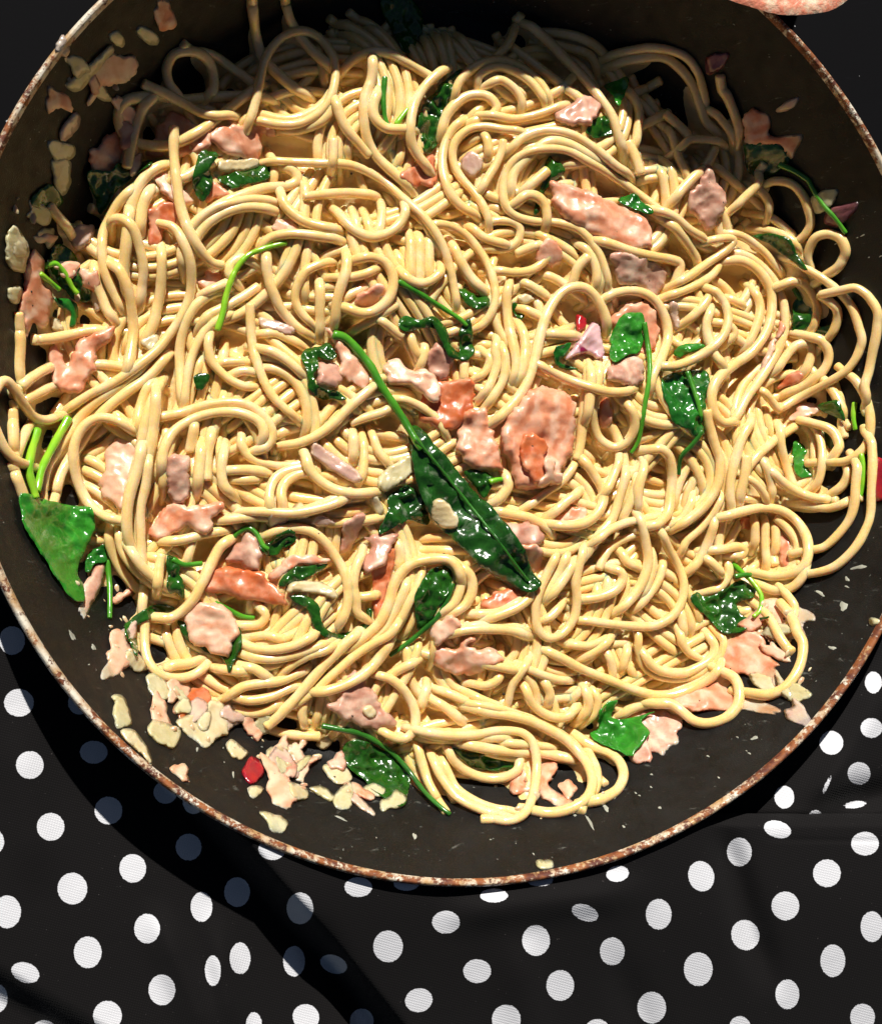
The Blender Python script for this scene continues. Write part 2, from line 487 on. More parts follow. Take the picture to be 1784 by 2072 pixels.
def upper_z(px, py):
    s = side(px, py, 400, 1640, 720, 2010)
    z = -188 + 15 * noise2(px, py, 0.011, 3)
    z += 166 * sstep(-22, 44, s) * (1 - 0.40 * sstep(1780, 2200, py))
    z -= 75 * sstep(-10, 60, -side(px, py, -60, 1925, 230, 2090))
    z += ridge(px, py, 330, 1880, 420, 2100, 34, 27)
    z += ridge(px, py, 440, 1900, 470, 2080, 30, 24)
    z += ridge(px, py, 640, 1900, 760, 2120, 34, -44)
    z += ridge(px, py, 940, 1850, 1270, 1810, 34, 20)
    z += ridge(px, py, 920, 1790, 1240, 1755, 30, -9)
    z += ridge(px, py, 1462, 1700, 1545, 1960, 34, -34)
    z += ridge(px, py, 1050, 1930, 1080, 2150, 45, 24)
    z += ridge(px, py, 1250, 1960, 1330, 2150, 40, -17)
    z += ridge(px, py, 30, 1500, 70, 1750, 50, 14)
    return z
def lower_z(px, py):
    z = -92 + 7 * noise2(px, py, 0.016, 9)
    z += 30 * sstep(-40, 60, side(px, py, 1690, 1480, 1560, 1650))
    z += ridge(px, py, 1700, 1560, 1640, 1660, 34, 20)
    z += ridge(px, py, 1660, 1640, 1800, 1600, 34, -40)
    z -= 70 * sstep(1640, 1690, py)
    z += ridge(px, py, 1780, 1400, 1700, 1560, 38, 14)
    return z

cloth = empty('polka_dot_cloth', (0.0, -1250 * U, 0.0))
tag(cloth, 'black cotton cloth with white polka dots, rumpled under the pan', 'cloth')
def cloth_layer(name, px, py, z, dots, patch=None, label=None, keep=None):
    x, y = unproj(px, py, z)
    r = np.hypot(x, y)
    lim = np.interp(r, pout_r, pout_z) - 5
    z = np.where(r < 1021, np.minimum(z, lim), z)
    z = np.maximum(z, TABLE + 1.5)
    f = dot_field(px, py, dots)
    if patch is not None:
        inside = np.full(px.shape, -1e9)
        for (xa, ya), (xb, yb) in zip(patch, patch[1:] + patch[:1]):
            inside = np.maximum(inside, -side(px, py, xa, ya, xb, yb))
        f = np.minimum(f, inside)
    nr, nc = px.shape
    V = to_m(x, y, z).reshape(-1, 3)
    F = grid_faces(nr, nc)
    if keep is not None: F = F[keep.ravel()[F].all(1)]
    ob = mesh_obj(name, V, F, M['cloth'])
    at = ob.data.attributes.new('dot', 'FLOAT', 'POINT'); at.data.foreach_set('value', f.ravel().astype(np.float32))
    uvl = ob.data.uv_layers.new(name='UVMap')
    li = np.zeros(len(ob.data.loops), np.int32); ob.data.loops.foreach_get('vertex_index', li)
    pu, pv = px.ravel(), py.ravel()
    uv = np.stack([pu * 0.966 + pv * 0.259, pv * 0.966 - pu * 0.259], -1) * 0.314 / 5.0
    uvl.data.foreach_set('uv', uv[li].ravel().astype(np.float32))
    keep_parent(ob, cloth)
    if label: ob['label'] = label
    return ob
gx = np.arange(-420, 2230, 5.0)
PX, PY = np.meshgrid(gx, np.arange(931.0, 2482.0, 5.0))
Z = upper_z(PX, PY)
hem = sstep(1400, 1450, PX)
dfe = PY - 1646
Z = Z - hem * 46 * np.clip(1 - dfe / 30, 0, 1) ** 2 * (dfe >= 0) - hem * 3.0 * np.exp(-((dfe - 52 - 0.02 * (PX - 1560)) / 3.5) ** 2) * sstep(1540, 1570, PX)
cloth_layer('upper_fold', PX, PY, Z, fill_dots(parse_dots(DOTS), (-420, 2230, 930, 2480), (0, 1784, 1150, 2072)), keep=(PX < 1420) | (PY >= 1645))
PX, PY = np.meshgrid(np.arange(1330, 2240, 5.0), np.arange(1000, 1720, 5.0))
cloth_layer('lower_fold', PX, PY, lower_z(PX, PY), fill_dots(parse_dots(DOTS2), (1330, 2240, 1000, 1720), (1330, 1784, 1260, 1720)),
            [(1420, 1668), (1503, 1597), (1536, 1603), (1585, 1668)], 'lower fold of the dotted cloth behind the hemmed edge')

# ------------------------------------------------------------------ wooden spoon lying over the far rim
sp_c = np.array([float(v) for v in unproj(1575, -128, 30)])
spoon = empty('wooden_spoon', (sp_c[0] * U, sp_c[1] * U, -TABLE * U))
tag(spoon, 'pale wooden spoon smeared with pink cream sauce, lying over the pan rim', 'spoon')
nr_, ns_ = 16, 72
th = np.linspace(0, 2 * np.pi, ns_, endpoint=False)
V, rr = [], np.linspace(1, 0.02, nr_)
for sgn in (1, -1):
    for q in rr:
        wob = 1 + 0.012 * np.sin(5 * th + 1) + 0.008 * np.sin(11 * th)
        x = sp_c[0] + 236 * q * np.cos(th) * wob; y = sp_c[1] + 165 * q * np.sin(th) * wob
        edge_ = math.sqrt(max(0, 1 - q ** 8))
        z = 22 + (12 * edge_ - 14 * (1 - q ** 2) if sgn > 0 else -12 * edge_ - 4 * (1 - q ** 2)) + 2.5 * np.sin(9 * th + 20 * q) * (1 - q) * (sgn > 0)
        V.append(to_m(x, y, z + 0 * x))
V = np.concatenate(V)
F = []
for s in range(2):
    b0 = s * nr_ * ns_
    for k in range(nr_ - 1):
        for j in range(ns_):
            a, b, c, d = b0 + k * ns_ + j, b0 + k * ns_ + (j + 1) % ns_, b0 + (k + 1) * ns_ + (j + 1) % ns_, b0 + (k + 1) * ns_ + j
            F.append((a, b, c, d) if s == 0 else (a, d, c, b))
m = NT('sauce_smeared_wood')
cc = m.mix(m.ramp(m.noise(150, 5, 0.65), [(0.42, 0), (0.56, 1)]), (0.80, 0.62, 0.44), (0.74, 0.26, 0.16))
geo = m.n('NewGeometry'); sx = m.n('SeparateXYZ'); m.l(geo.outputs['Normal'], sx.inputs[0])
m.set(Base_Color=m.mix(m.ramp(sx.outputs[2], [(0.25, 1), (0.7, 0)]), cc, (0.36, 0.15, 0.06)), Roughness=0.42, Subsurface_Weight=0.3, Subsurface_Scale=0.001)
m.bump(m.noise(600, 4), 0.6, 0.0008)
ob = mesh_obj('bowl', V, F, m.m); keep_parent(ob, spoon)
hd = np.array([0.42, 0.907])
ts = np.linspace(0, 1, 24); rings = []
for q in ts:
    ctr = sp_c + hd * (120 + 1850 * q); zc = 24 - 360 * q; w = 34 + 8 * math.sin(q * 3)
    a = np.linspace(0, 2 * np.pi, 14, endpoint=False)
    nx = np.array([hd[1], -hd[0]])
    rings.append(to_m(ctr[0] + nx[0] * w * np.cos(a), ctr[1] + nx[1] * w * np.cos(a), zc + 16 * np.sin(a)))
V = np.concatenate(rings); i = np.arange(24 * 14).reshape(24, 14); j = np.roll(i, -1, 1)
F = np.stack([i[:-1], j[:-1], j[1:], i[1:]], -1).reshape(-1, 4)
ob = mesh_obj('handle', V, F, M['wood']); keep_parent(ob, spoon)

# ------------------------------------------------------------------ what was read off the photograph
# every line: tile, layer, cut-end flags, points in that tile's own pixels
TILE = {}
for r_ in range(4):
    for c_ in range(4):
        TILE['%d%d' % (r_ + 1, c_ + 1)] = ([0, 438.0, 875.9, 1316.8][c_], [0, 423.4, 846.7, 1270.1][r_], 0.26187)
TILE['Q'] = (0.0, 511.0, 0.3682)
TILE['D'] = (0.0, 0.0, 1.0)
def tile_pts(tile, s):
    ox, oy, k = TILE[tile]
    return np.array([[ox + k * float(a) for a in [p.split(',')[0]]] + [oy + k * float(p.split(',')[1])] for p in s.split()])

STRANDS = """
11 2 -- 1300,740 1150,745 1000,770 920,850 920,950 970,1050 1080,1110 1220,1130 1350,1110 1500,1040 1650,940 1784,830 1900,740 2010,660
11 3 c- 1110,650 1250,710 1420,800 1550,870 1680,895 1800,880
11 3 -c 1180,740 1110,830 1060,950 1020,1100 985,1290
11 3 cc 1345,985 1345,1200 1370,1430 1400,1617 1470,1797 1560,1947 1640,2030 1720,2050
11 2 c- 1640,1250 1530,1310 1430,1370 1340,1390
11 2 -- 1300,1260 1180,1320 1090,1410 1030,1530 1000,1700 990,1900
11 2 -- 1160,1460 1110,1580 1090,1700 1080,1800
11 2 -- 1030,1450 930,1560 850,1680 800,1800 790,1950 810,2090 850,2190 910,2310 960,2400
11 3 c- 385,1590 430,1650 500,1730
11 2 -- 1390,740 1310,650 1290,520 1350,420 1470,395 1580,440 1640,540 1650,680 1600,740
11 1 -- 1500,380 1650,430 1784,520 1900,600 2000,680
11 1 -- 1250,790 1450,770 1650,750 1900,740 2100,760
12 3 -- 240,980 300,800 340,600 380,450 460,330 560,260 680,240 800,300 890,420 920,560 900,700 850,810 760,900 620,960 450,960 300,920
12 2 -- 900,700 840,790 740,870 600,920 470,920 330,890 200,930
12 2 -- 920,760 850,900 750,970 600,1010 480,1000
12 1 -- 280,0 290,150 310,300 360,450 460,560 600,680 720,740
12 1 -- 540,0 570,150 660,300 780,430 900,520
12 2 -- 960,560 1060,460 1200,400 1350,420 1480,490 1600,560 1700,620
12 2 -- 1210,430 1200,600 1150,750 1140,900 1160,1060 1230,1200 1350,1320 1500,1450
12 3 -c 920,760 950,880 1000,990 1080,1090 1180,1200
12 3 -- 1250,700 1210,830 1230,920 1310,990 1420,1000 1500,990
12 3.5 -- 1784,520 1700,580 1600,680 1530,800 1500,950 1500,1080 1540,1180 1600,1260 1650,1310
12 3 -- 400,1240 550,1250 750,1260 950,1265 1092,1294 1287,1394 1428,1520 1596,1673 1726,1856 1795,2039 1837,2230 1862,2367
12 3 c- 905,1085 905,1160 900,1240
12 2 c- 680,1520 850,1500 1000,1490 1150,1500 1240,1510
12 2 -- 420,1200 450,1300 440,1400
12 2 -- 500,1270 600,1330 620,1400 540,1440 400,1450 250,1490 100,1550 -50,1640 -150,1760
12 2 -- 470,1560 300,1540 150,1560 0,1600 -120,1680 -220,1800 -270,1950 -250,2080
12 2 -- 450,1620 250,1600 100,1630 -60,1720 -160,1850 -200,2000
12 3 -- 500,1480 520,1570 590,1650 700,1720 850,1760 930,1765
13 4 -- 720,170 900,330 1050,490 1180,620 1290,760 1380,900 1430,1050 1480,1190
13 4 cc 1510,1100 1560,1210 1605,1340
13 3 -- 590,1160 700,1060 850,1010 1000,1020 1150,1080 1300,1190 1420,1290 1520,1350
13 3 -- 2000,1800 1784,1650 1600,1510 1400,1370 1200,1250 1050,1170 900,1150 750,1170 630,1240 560,1350 540,1480 560,1590 640,1670 780,1710 950,1720 1100,1760 1200,1840 1280,1960 1330,2090 1360,2220
13 2 -- 600,1500 620,1350 720,1230 880,1100 1050,1120 1200,1200 1350,1300 1450,1400
13 3 -- 160,760 200,640 290,540 400,480 520,470 650,510 770,590 860,690 910,790
13 3 -- 350,700 350,600 420,540 520,520 650,560 760,640 840,740 880,800
13 3 -- 420,650 520,620 620,680 680,770 690,850
13 3 -- 60,1050 100,900 180,800 280,740 400,740 470,790 490,850 440,900
13 3.2 -- 400,880 500,900 620,920 750,900 880,860 1020,800
13 3 -- 240,920 150,1000 90,1120 70,1250 90,1390 150,1520 240,1610 340,1660
13 3 -- 700,1010 550,1000 400,980 280,1000 190,1070 150,1160 160,1270 220,1380 310,1480 380,1580 420,1672 440,1750
13 3 c- 540,1090 530,1170 480,1280 420,1380 370,1470
13 2 -- 410,1060 425,1120 430,1180
13 3 c- 880,1320 800,1390 730,1450
13 3 -- 650,1560 720,1510 800,1520 860,1580 880,1672 880,1750
13 2 -- 1480,680 1550,760 1590,870 1580,1000 1560,1130
13 1 -- 1784,880 1700,930 1610,970
13 1 -- 480,440 580,340 640,200
13 1 -- 850,320 1000,360 1200,420 1280,560
14 1 -- -300,420 -100,380 0,370 150,390 270,450 360,560 400,700 430,850
14 1 -- -250,480 0,440 130,460 250,560 330,680 380,820 430,950 540,1040
14 3 c- 110,880 200,960 290,1060 250,1130
14 4 -- 240,1130 300,1080 430,1080 560,1095
14 2 -- 150,1000 190,1150 240,1280 290,1370
14 2 -- 500,1130 460,1220 420,1290
14 3 -- 400,1310 350,1350 250,1450 180,1540
14 3 -- 850,1350 820,1430 730,1520 650,1600
14 1 -- 480,1270 620,1390 740,1500 860,1610 940,1700
14 1 -- 560,680 650,900 690,1050
14 1 -- 480,850 560,950 640,1050
14 2 -- 860,1440 950,1400 1080,1420 1170,1510 1215,1620 1230,1720 1190,1810 1110,1890 1050,1950
14 2 -- 830,1450 900,1550 920,1640
21 3 -- 860,180 870,90 950,80 1030,150 1080,300 1110,450 1100,600 1080,750
21 3 -- 870,420 930,480 990,620 1020,780 1030,950 1010,1120 980,1250
21 2 -- 730,430 740,560 790,680 830,780 900,870
21 2 -- 1250,310 1250,480 1240,640 1210,780 1180,900 1100,1050
21 2.5 -- 1250,100 1350,150 1420,260 1470,400 1480,550 1460,700 1390,850 1300,980 1200,1100 1050,1220 880,1340 700,1430 500,1560
21 2 -- 1784,610 1650,650 1540,720 1470,800 1420,920 1390,1080 1390,1250 1400,1400 1410,1500
21 2 -- 1784,800 1650,880 1560,980 1490,1120 1450,1280 1430,1450 1420,1520
21 3 -- 1625,960 1610,1060 1640,1180 1720,1270 1800,1330 1900,1370 1980,1370
21 3 c- 260,1010 400,1000 550,970 700,940 830,940
21 2 -- 160,1370 250,1300 380,1220
21 1 -- 180,1480 300,1420 400,1370
21 3 -- 470,1590 360,1630 260,1600 180,1500 110,1390 50,1325 -10,1360 -60,1480 -60,1620 0,1780 60,1880 140,1950 220,1975
21 1 -- 150,900 160,1050 150,1200 160,1350
21 2 -- 1250,1050 1100,1220 950,1340 800,1450 660,1560 560,1700 450,1850 360,2000 330,2150 330,2230
21 2 -- 1300,1120 1150,1290 1000,1400 850,1520 740,1640 640,1780 560,1900 470,2050 430,2200
21 3 -- 1180,1320 1120,1430 1080,1560 1060,1700
21 3 -- 1200,1330 1180,1500 1140,1650 1120,1800
21 2 -- 990,700 960,500 980,250 1000,0
Q 3 -- 850,910 1000,880 1180,830 1340,830 1440,890 1495,980 1470,1060 1400,1090
Q 3 -- 890,1200 900,1090 950,990 1050,920 1180,880 1310,880 1410,920 1450,980 1440,1040
Q 2 -- 1330,1000 1330,1060 1380,1130 1500,1170 1600,1170 1700,1150
Q 3.5 -- 710,960 640,920 540,910 460,960 410,1060 410,1180 440,1290 500,1390 580,1450 650,1470
Q 3 -- 880,720 820,850 790,980 770,1100 730,1250 700,1400 700,1586 720,1700
Q 3 -- 860,760 850,900 830,1050 800,1200 770,1350 760,1500 770,1650
31 3 -- 1100,200 1060,400 1000,600 980,800 1000,950 1060,1080 1120,1180
31 3 -- 1150,300 1130,500 1090,700 1090,900 1100,1050 1110,1200
31 2 -- 1050,330 1000,480 960,650 960,820 980,920
31 3 -- 850,840 850,960 890,1080 960,1200 1060,1310 1180,1390 1330,1420
31 3 -- 920,850 940,1000 1020,1130 1130,1240 1250,1320 1340,1350
31 3 -- 1000,1000 1100,1150 1200,1240 1300,1310
31 3 c- 1250,1060 1230,1160 1220,1280
31 4 -- 1784,930 1700,1000 1620,1150 1560,1280 1500,1390 1420,1480 1320,1540 1210,1540
31 3 -- 1110,1360 1100,1480 1120,1600 1120,1750 1150,1880 1240,1980 1370,2010 1500,1980 1610,1900
41 2 -- 1270,320 1350,290 1450,280 1550,250
31 2 -c 1640,100 1610,250 1600,380 1600,470
31 2 -- 1700,200 1710,400 1740,530 1780,590
31 3 -c 1500,80 1485,170 1470,250
31 2 -- 1330,150 1290,300 1270,450 1260,560
31 2 -- 1560,200 1540,400 1530,540
31 1 -- 220,60 170,180 130,300
31 1 -- 100,30 105,120 110,220
31 1 -- 120,430 160,530 190,620
31 2 -- 1784,860 1600,890 1400,940 1250,950
22 3 -- 920,0 990,90 1080,170 1190,215 1300,195 1400,130 1455,40 1460,-40
22 2 -- 1280,-20 1270,100 1240,200
22 3 -- 950,230 800,210 600,190 450,210 370,260 350,320
22 3 -- 390,340 390,480 430,620 490,760 570,860 660,930 740,970
22 2 -- 330,430 200,510 60,580 -100,650
22 3 c- 320,600 200,680 60,760 -60,820 -120,900
22 2 -- 160,560 100,500 110,430 180,380 260,400 320,430
22 3 -- 900,400 790,430 690,480 640,560 610,650 620,740 680,830 750,890
22 3 -- 1010,350 1000,480 960,600 930,720 920,840 910,920
22 2 -- 800,560 800,700 800,850 800,980
22 3 -- 1090,380 1200,370 1300,410 1360,510 1360,620 1310,720 1210,790 1100,800 1000,750
22 2 -- 880,520 1000,530 1150,500 1250,450
22 1 -- 1500,200 1500,360 1500,540
22 1 -- 1570,200 1570,360 1570,560
22 1 -- 1640,200 1640,360 1640,540
22 3 -- 1430,470 1480,540 1570,575 1660,550 1730,490 1740,450
22 2 -- 1500,0 1600,100 1680,230 1740,330
22 2 -- 1020,960 1130,900 1250,830 1380,740
22 2 -c 1290,870 1350,920 1430,980
22 3 c- 260,740 265,900 280,1050 320,1200 370,1330 440,1450 530,1540 620,1610
22 2 -- 320,960 450,960 560,1000 680,1060
22 3 -- 340,1070 450,1110 560,1180 670,1280
22 2 -- 0,1190 120,1180 250,1180
22 2 -- 120,1280 200,1250 300,1260
32 2 -- 1230,-260 1120,-170 1000,-60 900,40 780,130 640,190 500,210
22 3 c- 1040,1650 1150,1610 1280,1570 1350,1530
22 2 -- 1784,1750 1700,1620 1600,1540 1480,1480 1380,1460
22 2 -- 1610,1080 1600,1140 1580,1200
22 1 -- 1500,980 1520,1060 1560,1140
32 2 -- 60,250 40,400 60,520 130,590
32 2 -- 90,400 250,400 400,420
32 1 -- 120,470 200,475 300,470
32 3 -- 420,700 410,580 450,470 540,410 660,380 760,390
32 3 -- 520,680 500,580 540,490 640,430 760,420
32 3 -- 690,280 720,390 800,480 920,550 1060,580 1230,570
32 2 -- 1060,150 1060,220 1060,300
32 2 -- 1130,130 1140,280 1130,420 1100,500
32 2 -- 1050,560 900,630 700,710 500,760 300,760 100,780 0,790
32 2 -- 1000,620 850,680 600,730 350,720 200,720
32 3 -- 400,900 500,860 640,850 760,890 860,980 940,1100 1000,1220 1020,1350 1000,1480 950,1600
32 3 -- 1130,1040 1080,1150 1060,1280 1080,1400 1090,1500 1170,1560
32 3.5 -- 1900,1250 1860,1150 1784,1090 1650,1090 1520,1120 1430,1190 1370,1290 1340,1400 1300,1500 1240,1600 1100,1720 980,1800
32 2 -- 1600,1150 1550,1300 1490,1420 1430,1540 1350,1650 1200,1800
32 2 -- 1480,1250 1430,1380 1370,1500 1290,1620 1150,1740
33 3 -- 60,1080 140,1130 200,1210 210,1310 160,1430 80,1500
33 3 -- 200,1130 290,1220 300,1340 240,1450 120,1520
32 2 -- 1110,1380 1150,1378 1200,1370
32 2 -- 1400,960 1420,1060 1400,1160
32 2 -- 330,1450 380,1520 330,1590 200,1600 120,1590
32 2 -- 1200,100 1250,250 1350,370
23 3 -- 0,110 120,130 250,200 340,300 420,420 470,560 480,700 440,820 370,900 310,930
23 3 -- 280,120 380,210 480,250 580,270
23 2 -- 400,300 500,310 600,290 660,230 670,150 610,100 500,90 400,110
23 3 -- 830,190 900,250 910,330 860,400 760,470 620,490 500,470
23 3 c- 640,340 720,310 800,280
23 3 -- 150,260 200,380 270,500 340,580 400,620
23 3 -- 600,570 570,650 570,780 590,920 620,1060 640,1200 620,1330
23 3 -- 680,900 710,1030 700,1200 660,1330
23 2 -- 860,500 980,560 1080,640 1180,700
23 4 -- 480,1640 620,1500 720,1350 780,1180 820,1000 870,830 940,700 1030,620 1140,600 1230,650 1300,760 1340,870 1350,920
23 3.5 -- 1310,700 1400,650 1530,630 1650,660 1740,740 1800,880 1810,1000 1770,1130 1700,1280 1680,1400
23 4 -- 810,1190 900,1250 1030,1310 1200,1370 1350,1410 1480,1410 1540,1390
23 3 -c 1200,1230 1180,1400 1160,1560 1150,1700 1130,1850 1110,1930
23 3 -- 1290,1220 1260,1400 1230,1560 1250,1700 1300,1790 1400,1840 1490,1800 1550,1700 1550,1600 1510,1500
23 3 -- 1230,1250 1210,1450 1190,1620
23 2 -- 500,1010 480,1100 490,1200 450,1330 380,1450
23 2 -- 400,1100 440,1160 400,1260 330,1310
23 2 -- 240,1180 240,1240 240,1300
23 2 -- 540,1050 560,1180 540,1320 470,1440 420,1520
23 2 -- 700,770 800,820 860,850
23 2 -- 880,960 1000,970 1100,975
23 2 -- 700,560 830,640 890,680
23 3 -- 1280,240 1400,280 1550,330 1700,365 1820,385 1900,420 1890,510 1860,590
23 3 c- 1190,370 1120,450 1080,560
23 2 -- 1180,270 1250,370 1290,500 1290,620
23 2 -- 1130,260 1220,360 1260,480 1260,600
24 3 -- -50,-20 100,80 220,180 330,260 450,310 520,330
24 3 -- 150,100 250,230 330,350 370,420
24 3 -- 40,0 180,60 300,160 420,230
24 4 -- 460,240 560,225 635,235 600,300 520,360 400,440 290,520 200,570
24 3 -- 530,420 480,500 380,570 250,630 130,670
24 3 -- 560,400 700,400 820,470 900,580 930,700 920,850 870,980 770,1110 640,1200 540,1280 480,1370 465,1480 490,1580 560,1650 640,1640
24 2.5 -- 640,330 780,390 900,500 990,630 1030,780 1030,930 980,1080 900,1220 820,1340 740,1450 680,1560 620,1672
24 2 -- 800,620 840,750 820,880 770,1000 720,1090
24 3 -- 600,180 720,220 860,320 960,430 1030,510
24 3.5 -- 460,610 520,660 580,760 590,880 540,1000 430,1100 300,1170 180,1210 100,1210
24 3 -- 470,770 430,860 430,960 460,1060 500,1140 570,1210
24 2 -- 460,640 420,720 350,800 260,880
24 2 -- 600,690 650,710 690,730
24 2 -- 500,870 600,900 640,960 580,1040
24 3 -- 1000,590 1080,560 1170,570 1240,650 1280,760 1270,860 1240,950
24 3 -- 1090,380 1200,460 1330,540 1450,640 1550,760 1600,900 1620,1030 1580,1150 1500,1250 1380,1330 1250,1400 1130,1460 1000,1540
24 3 -- 1480,620 1580,610 1680,680 1740,800 1740,950 1710,1100 1680,1250 1650,1370 1680,1480
24 2 -- 860,150 980,190 1080,240 1150,310
24 1 -- 830,30 950,80 1080,190 1120,250
24 2 -- 1380,500 1450,440 1490,340 1450,230 1370,190 1270,220 1220,310 1210,400 1250,480
24 3 -- 1410,720 1440,810 1420,910 1370,1010
24 3 -- 1240,980 1330,1030 1370,1130 1340,1230 1250,1320 1150,1380 1050,1420
24 3 -- 960,1250 1030,1150 1110,1060 1200,1040 1240,1090 1220,1180 1180,1270
24 3.5 -c 890,1430 950,1510 990,1550
24 2.5 -- 1540,1270 1630,1400 1680,1540 1690,1680 1670,1800 1600,1890 1490,1950 1370,1950
24 2 -- 1440,1400 1470,1550 1480,1672
24 2 -- 1330,1300 1430,1450 1500,1600
24 3 c- 430,1560 440,1640 470,1750 500,1850 530,1950 520,2100 460,2230 350,2350 200,2460
33 3 -- 1160,310 1230,420 1310,560 1300,680 1230,770 1130,820 1000,830 930,820
33 3 -- 1450,300 1390,450 1330,580
33 2 -- 560,420 580,520 530,600 450,670
33 2 -- 470,710 600,740 750,770 870,840 930,900
33 2 -- 1130,570 1020,650 920,740
33 1 -- 1100,350 1000,480 850,590 700,700
33 2 -- 1500,400 1440,600 1380,780 1280,900 1180,1050 1060,1180
33 2 -- 1580,450 1520,650 1450,800
33 2 -- 1640,360 1580,560 1590,720
33 3.5 -- 960,1050 870,1220 810,1360 790,1500 810,1620 870,1690 950,1690 1030,1630 1090,1530 1110,1400 1100,1270 1130,1130 1170,1000
33 3 -- 1040,1050 960,1220 900,1330 860,1400
33 3 -- 1090,1100 1000,1250 900,1390
33 3 c- 1280,1160 1330,1050 1420,960 1560,900 1700,860 1800,850
33 3 -- 1250,960 1350,870 1480,810 1620,780 1760,750
33 3 -- 1600,760 1640,950 1660,1100 1620,1250 1540,1380 1430,1490
33 2 -- 1680,1000 1690,1150 1650,1280 1600,1380
33 3 -- 1130,1400 1280,1380 1400,1330 1460,1250 1450,1190 1390,1160
33 2 -- 1460,1040 1500,1110 1580,1150
33 2 -- 1000,1430 920,1520 860,1560
33 2 -- 700,1400 500,1500 300,1510
33 2 -- 780,1350 650,1460 400,1560
33 3 -- 230,1620 350,1600 500,1600 650,1620 730,1650
33 2 -- 1784,1100 1740,1250 1650,1380 1560,1480
34 3 -- 0,240 80,240 140,310 160,440 150,580 130,720 60,810 0,830
34 3 -- 80,870 130,1000 200,1120 250,1260 240,1400 170,1520 60,1590 -60,1610 -300,1590 -480,1565 -580,1560
34 2 -- 550,600 480,720 380,850 270,950 240,1040
34 2 -- 500,780 440,950 380,1080 300,1180
34 2 -- 330,600 250,760 150,830
34 3 -- 780,20 700,150 640,350 610,500 610,620 630,710
34 3 c- 740,300 720,450 690,580 690,660
34 3.5 -- 560,760 700,720 850,690 1000,710 1120,790 1200,920 1210,1060 1160,1160 1050,1210 930,1220 850,1200
34 3 c- 960,770 1050,850 1120,950 1130,1040
34 3 -- 1210,1080 1170,1220 1080,1310 950,1330 850,1290
34 2 -- 800,780 800,880 800,980
34 2 -- 880,760 880,1000 900,1150
34 2 -- 950,800 960,900 960,1040
34 3.6 -- 470,1020 560,1010 660,990 720,1020 680,1060 620,1060
34 2 -- 450,1100 490,1140 530,1180
34 2 -- 590,1100 600,1200 540,1300 450,1340
34 3 -- 760,460 840,540 900,640
34 2 -- 730,620 790,630 870,640
34 3 -- 880,330 920,480 940,620
34 3.5 -- 940,410 1010,490 1120,560 1250,610 1380,620
34 3 -- 1000,60 1000,200 1040,350 1090,500 1130,560
34 3 -- 1230,20 1290,120 1320,260 1310,420 1270,540
34 2 -- 1180,40 1250,160 1260,300 1280,460 1250,560
34 3 -- 1290,40 1400,100 1450,200 1440,260
34 3 -- 1600,340 1580,500 1570,650 1530,780 1440,900 1340,990 1240,1020
34 2.5 -- 1700,140 1710,350 1700,550 1690,750 1620,930 1520,1060 1390,1160 1200,1210
34 2 -- 1530,400 1490,500 1420,570
34 2 -- 1540,640 1400,690 1300,690 1150,660
34 3 -- 1080,1380 1110,1470 1080,1570 1030,1640
34 3 -c 860,1470 930,1570 1000,1700 1070,1800
34 2 -- 230,1500 240,1580 250,1650
34 2 -- 690,1500 790,1470 820,1420
44 3 -- 1090,-100 1120,20 1170,120 1160,250 1110,370 1020,470 900,520 780,510
44 3 -- 230,30 240,120 300,200 380,240
44 3 -- 520,30 560,120 530,230 440,310 330,370 180,390 50,370 -50,300 -100,180 -90,50
44 3 -- 450,60 490,150 460,240 370,300 250,350 100,340 0,290 -50,200
44 3.5 -- 540,330 640,390 680,490 660,610 570,700 440,740 330,720 240,650 150,590 40,590
44 2 -- 120,590 -20,590 -140,620 -250,690
43 3.6 -- 880,180 1000,240 1150,320 1350,400 1550,480 1700,520 1850,520 2000,470 2130,400 2230,300
43 3 -- 740,260 680,340 620,430 590,520 580,610
43 3 -- 720,470 750,560 820,640 920,690 1020,690 1100,640
43 2 -- 870,430 900,500 900,560
43 3 -- 1240,480 1270,560 1250,650 1190,730
43 2 -- 1180,480 1200,600 1150,700
43 3 -- 1370,90 1270,170 1150,240
43 2 -- 1060,130 1200,140 1350,80
43 3.5 -- 300,620 450,660 600,680 750,720 900,790 1030,870 1130,970 1200,1080 1230,1200 1190,1310 1080,1390 930,1430 780,1420
43 3 -- 290,590 480,620 680,680 860,740 1000,830 1110,920 1190,1040 1260,1130
43 3 -- 1230,1000 1260,1120 1250,1240 1180,1340
43 4 -- -100,800 100,830 300,830 480,800 640,800 730,840 780,920 800,1050 790,1200 760,1330 700,1440 600,1490 480,1490
43 3 -- -100,850 100,860 350,850 600,850
43 3 -- 250,900 450,940 650,960 850,970 1000,1000 1120,1030
43 3 -- 560,890 800,910 960,930
43 2 -- 420,960 600,1000 800,1010
43 3 -- 120,940 160,1030 260,1110 400,1160 540,1160 640,1110 680,1040
43 2.5 -- 70,1020 120,1130 180,1240 300,1330 450,1390 600,1420
43 2.5 -- 0,1000 40,1110 120,1230 200,1320 350,1400 520,1450
43 3 -- 1100,830 1220,910 1360,970 1440,1040 1470,1140 1430,1240 1350,1300 1230,1350
43 2 -- 530,360 480,420 400,450 330,440
43 3 -- 130,50 250,20 420,10 600,20 720,60
43 2 -- 0,560 100,620 220,720
43 2 -- 40,480 150,520 300,590
43 2 -- 300,520 380,560 530,620
43 2 -- 400,280 500,300 650,330
43 2 -- 1350,200 1380,300 1390,400
43 2 -- 1500,180 1480,240 1470,300
43 2 -- 700,300 800,350 950,400 1050,410
42 3 -- 1420,-50 1330,60 1200,130 1050,230 900,360 780,470 660,560 560,620
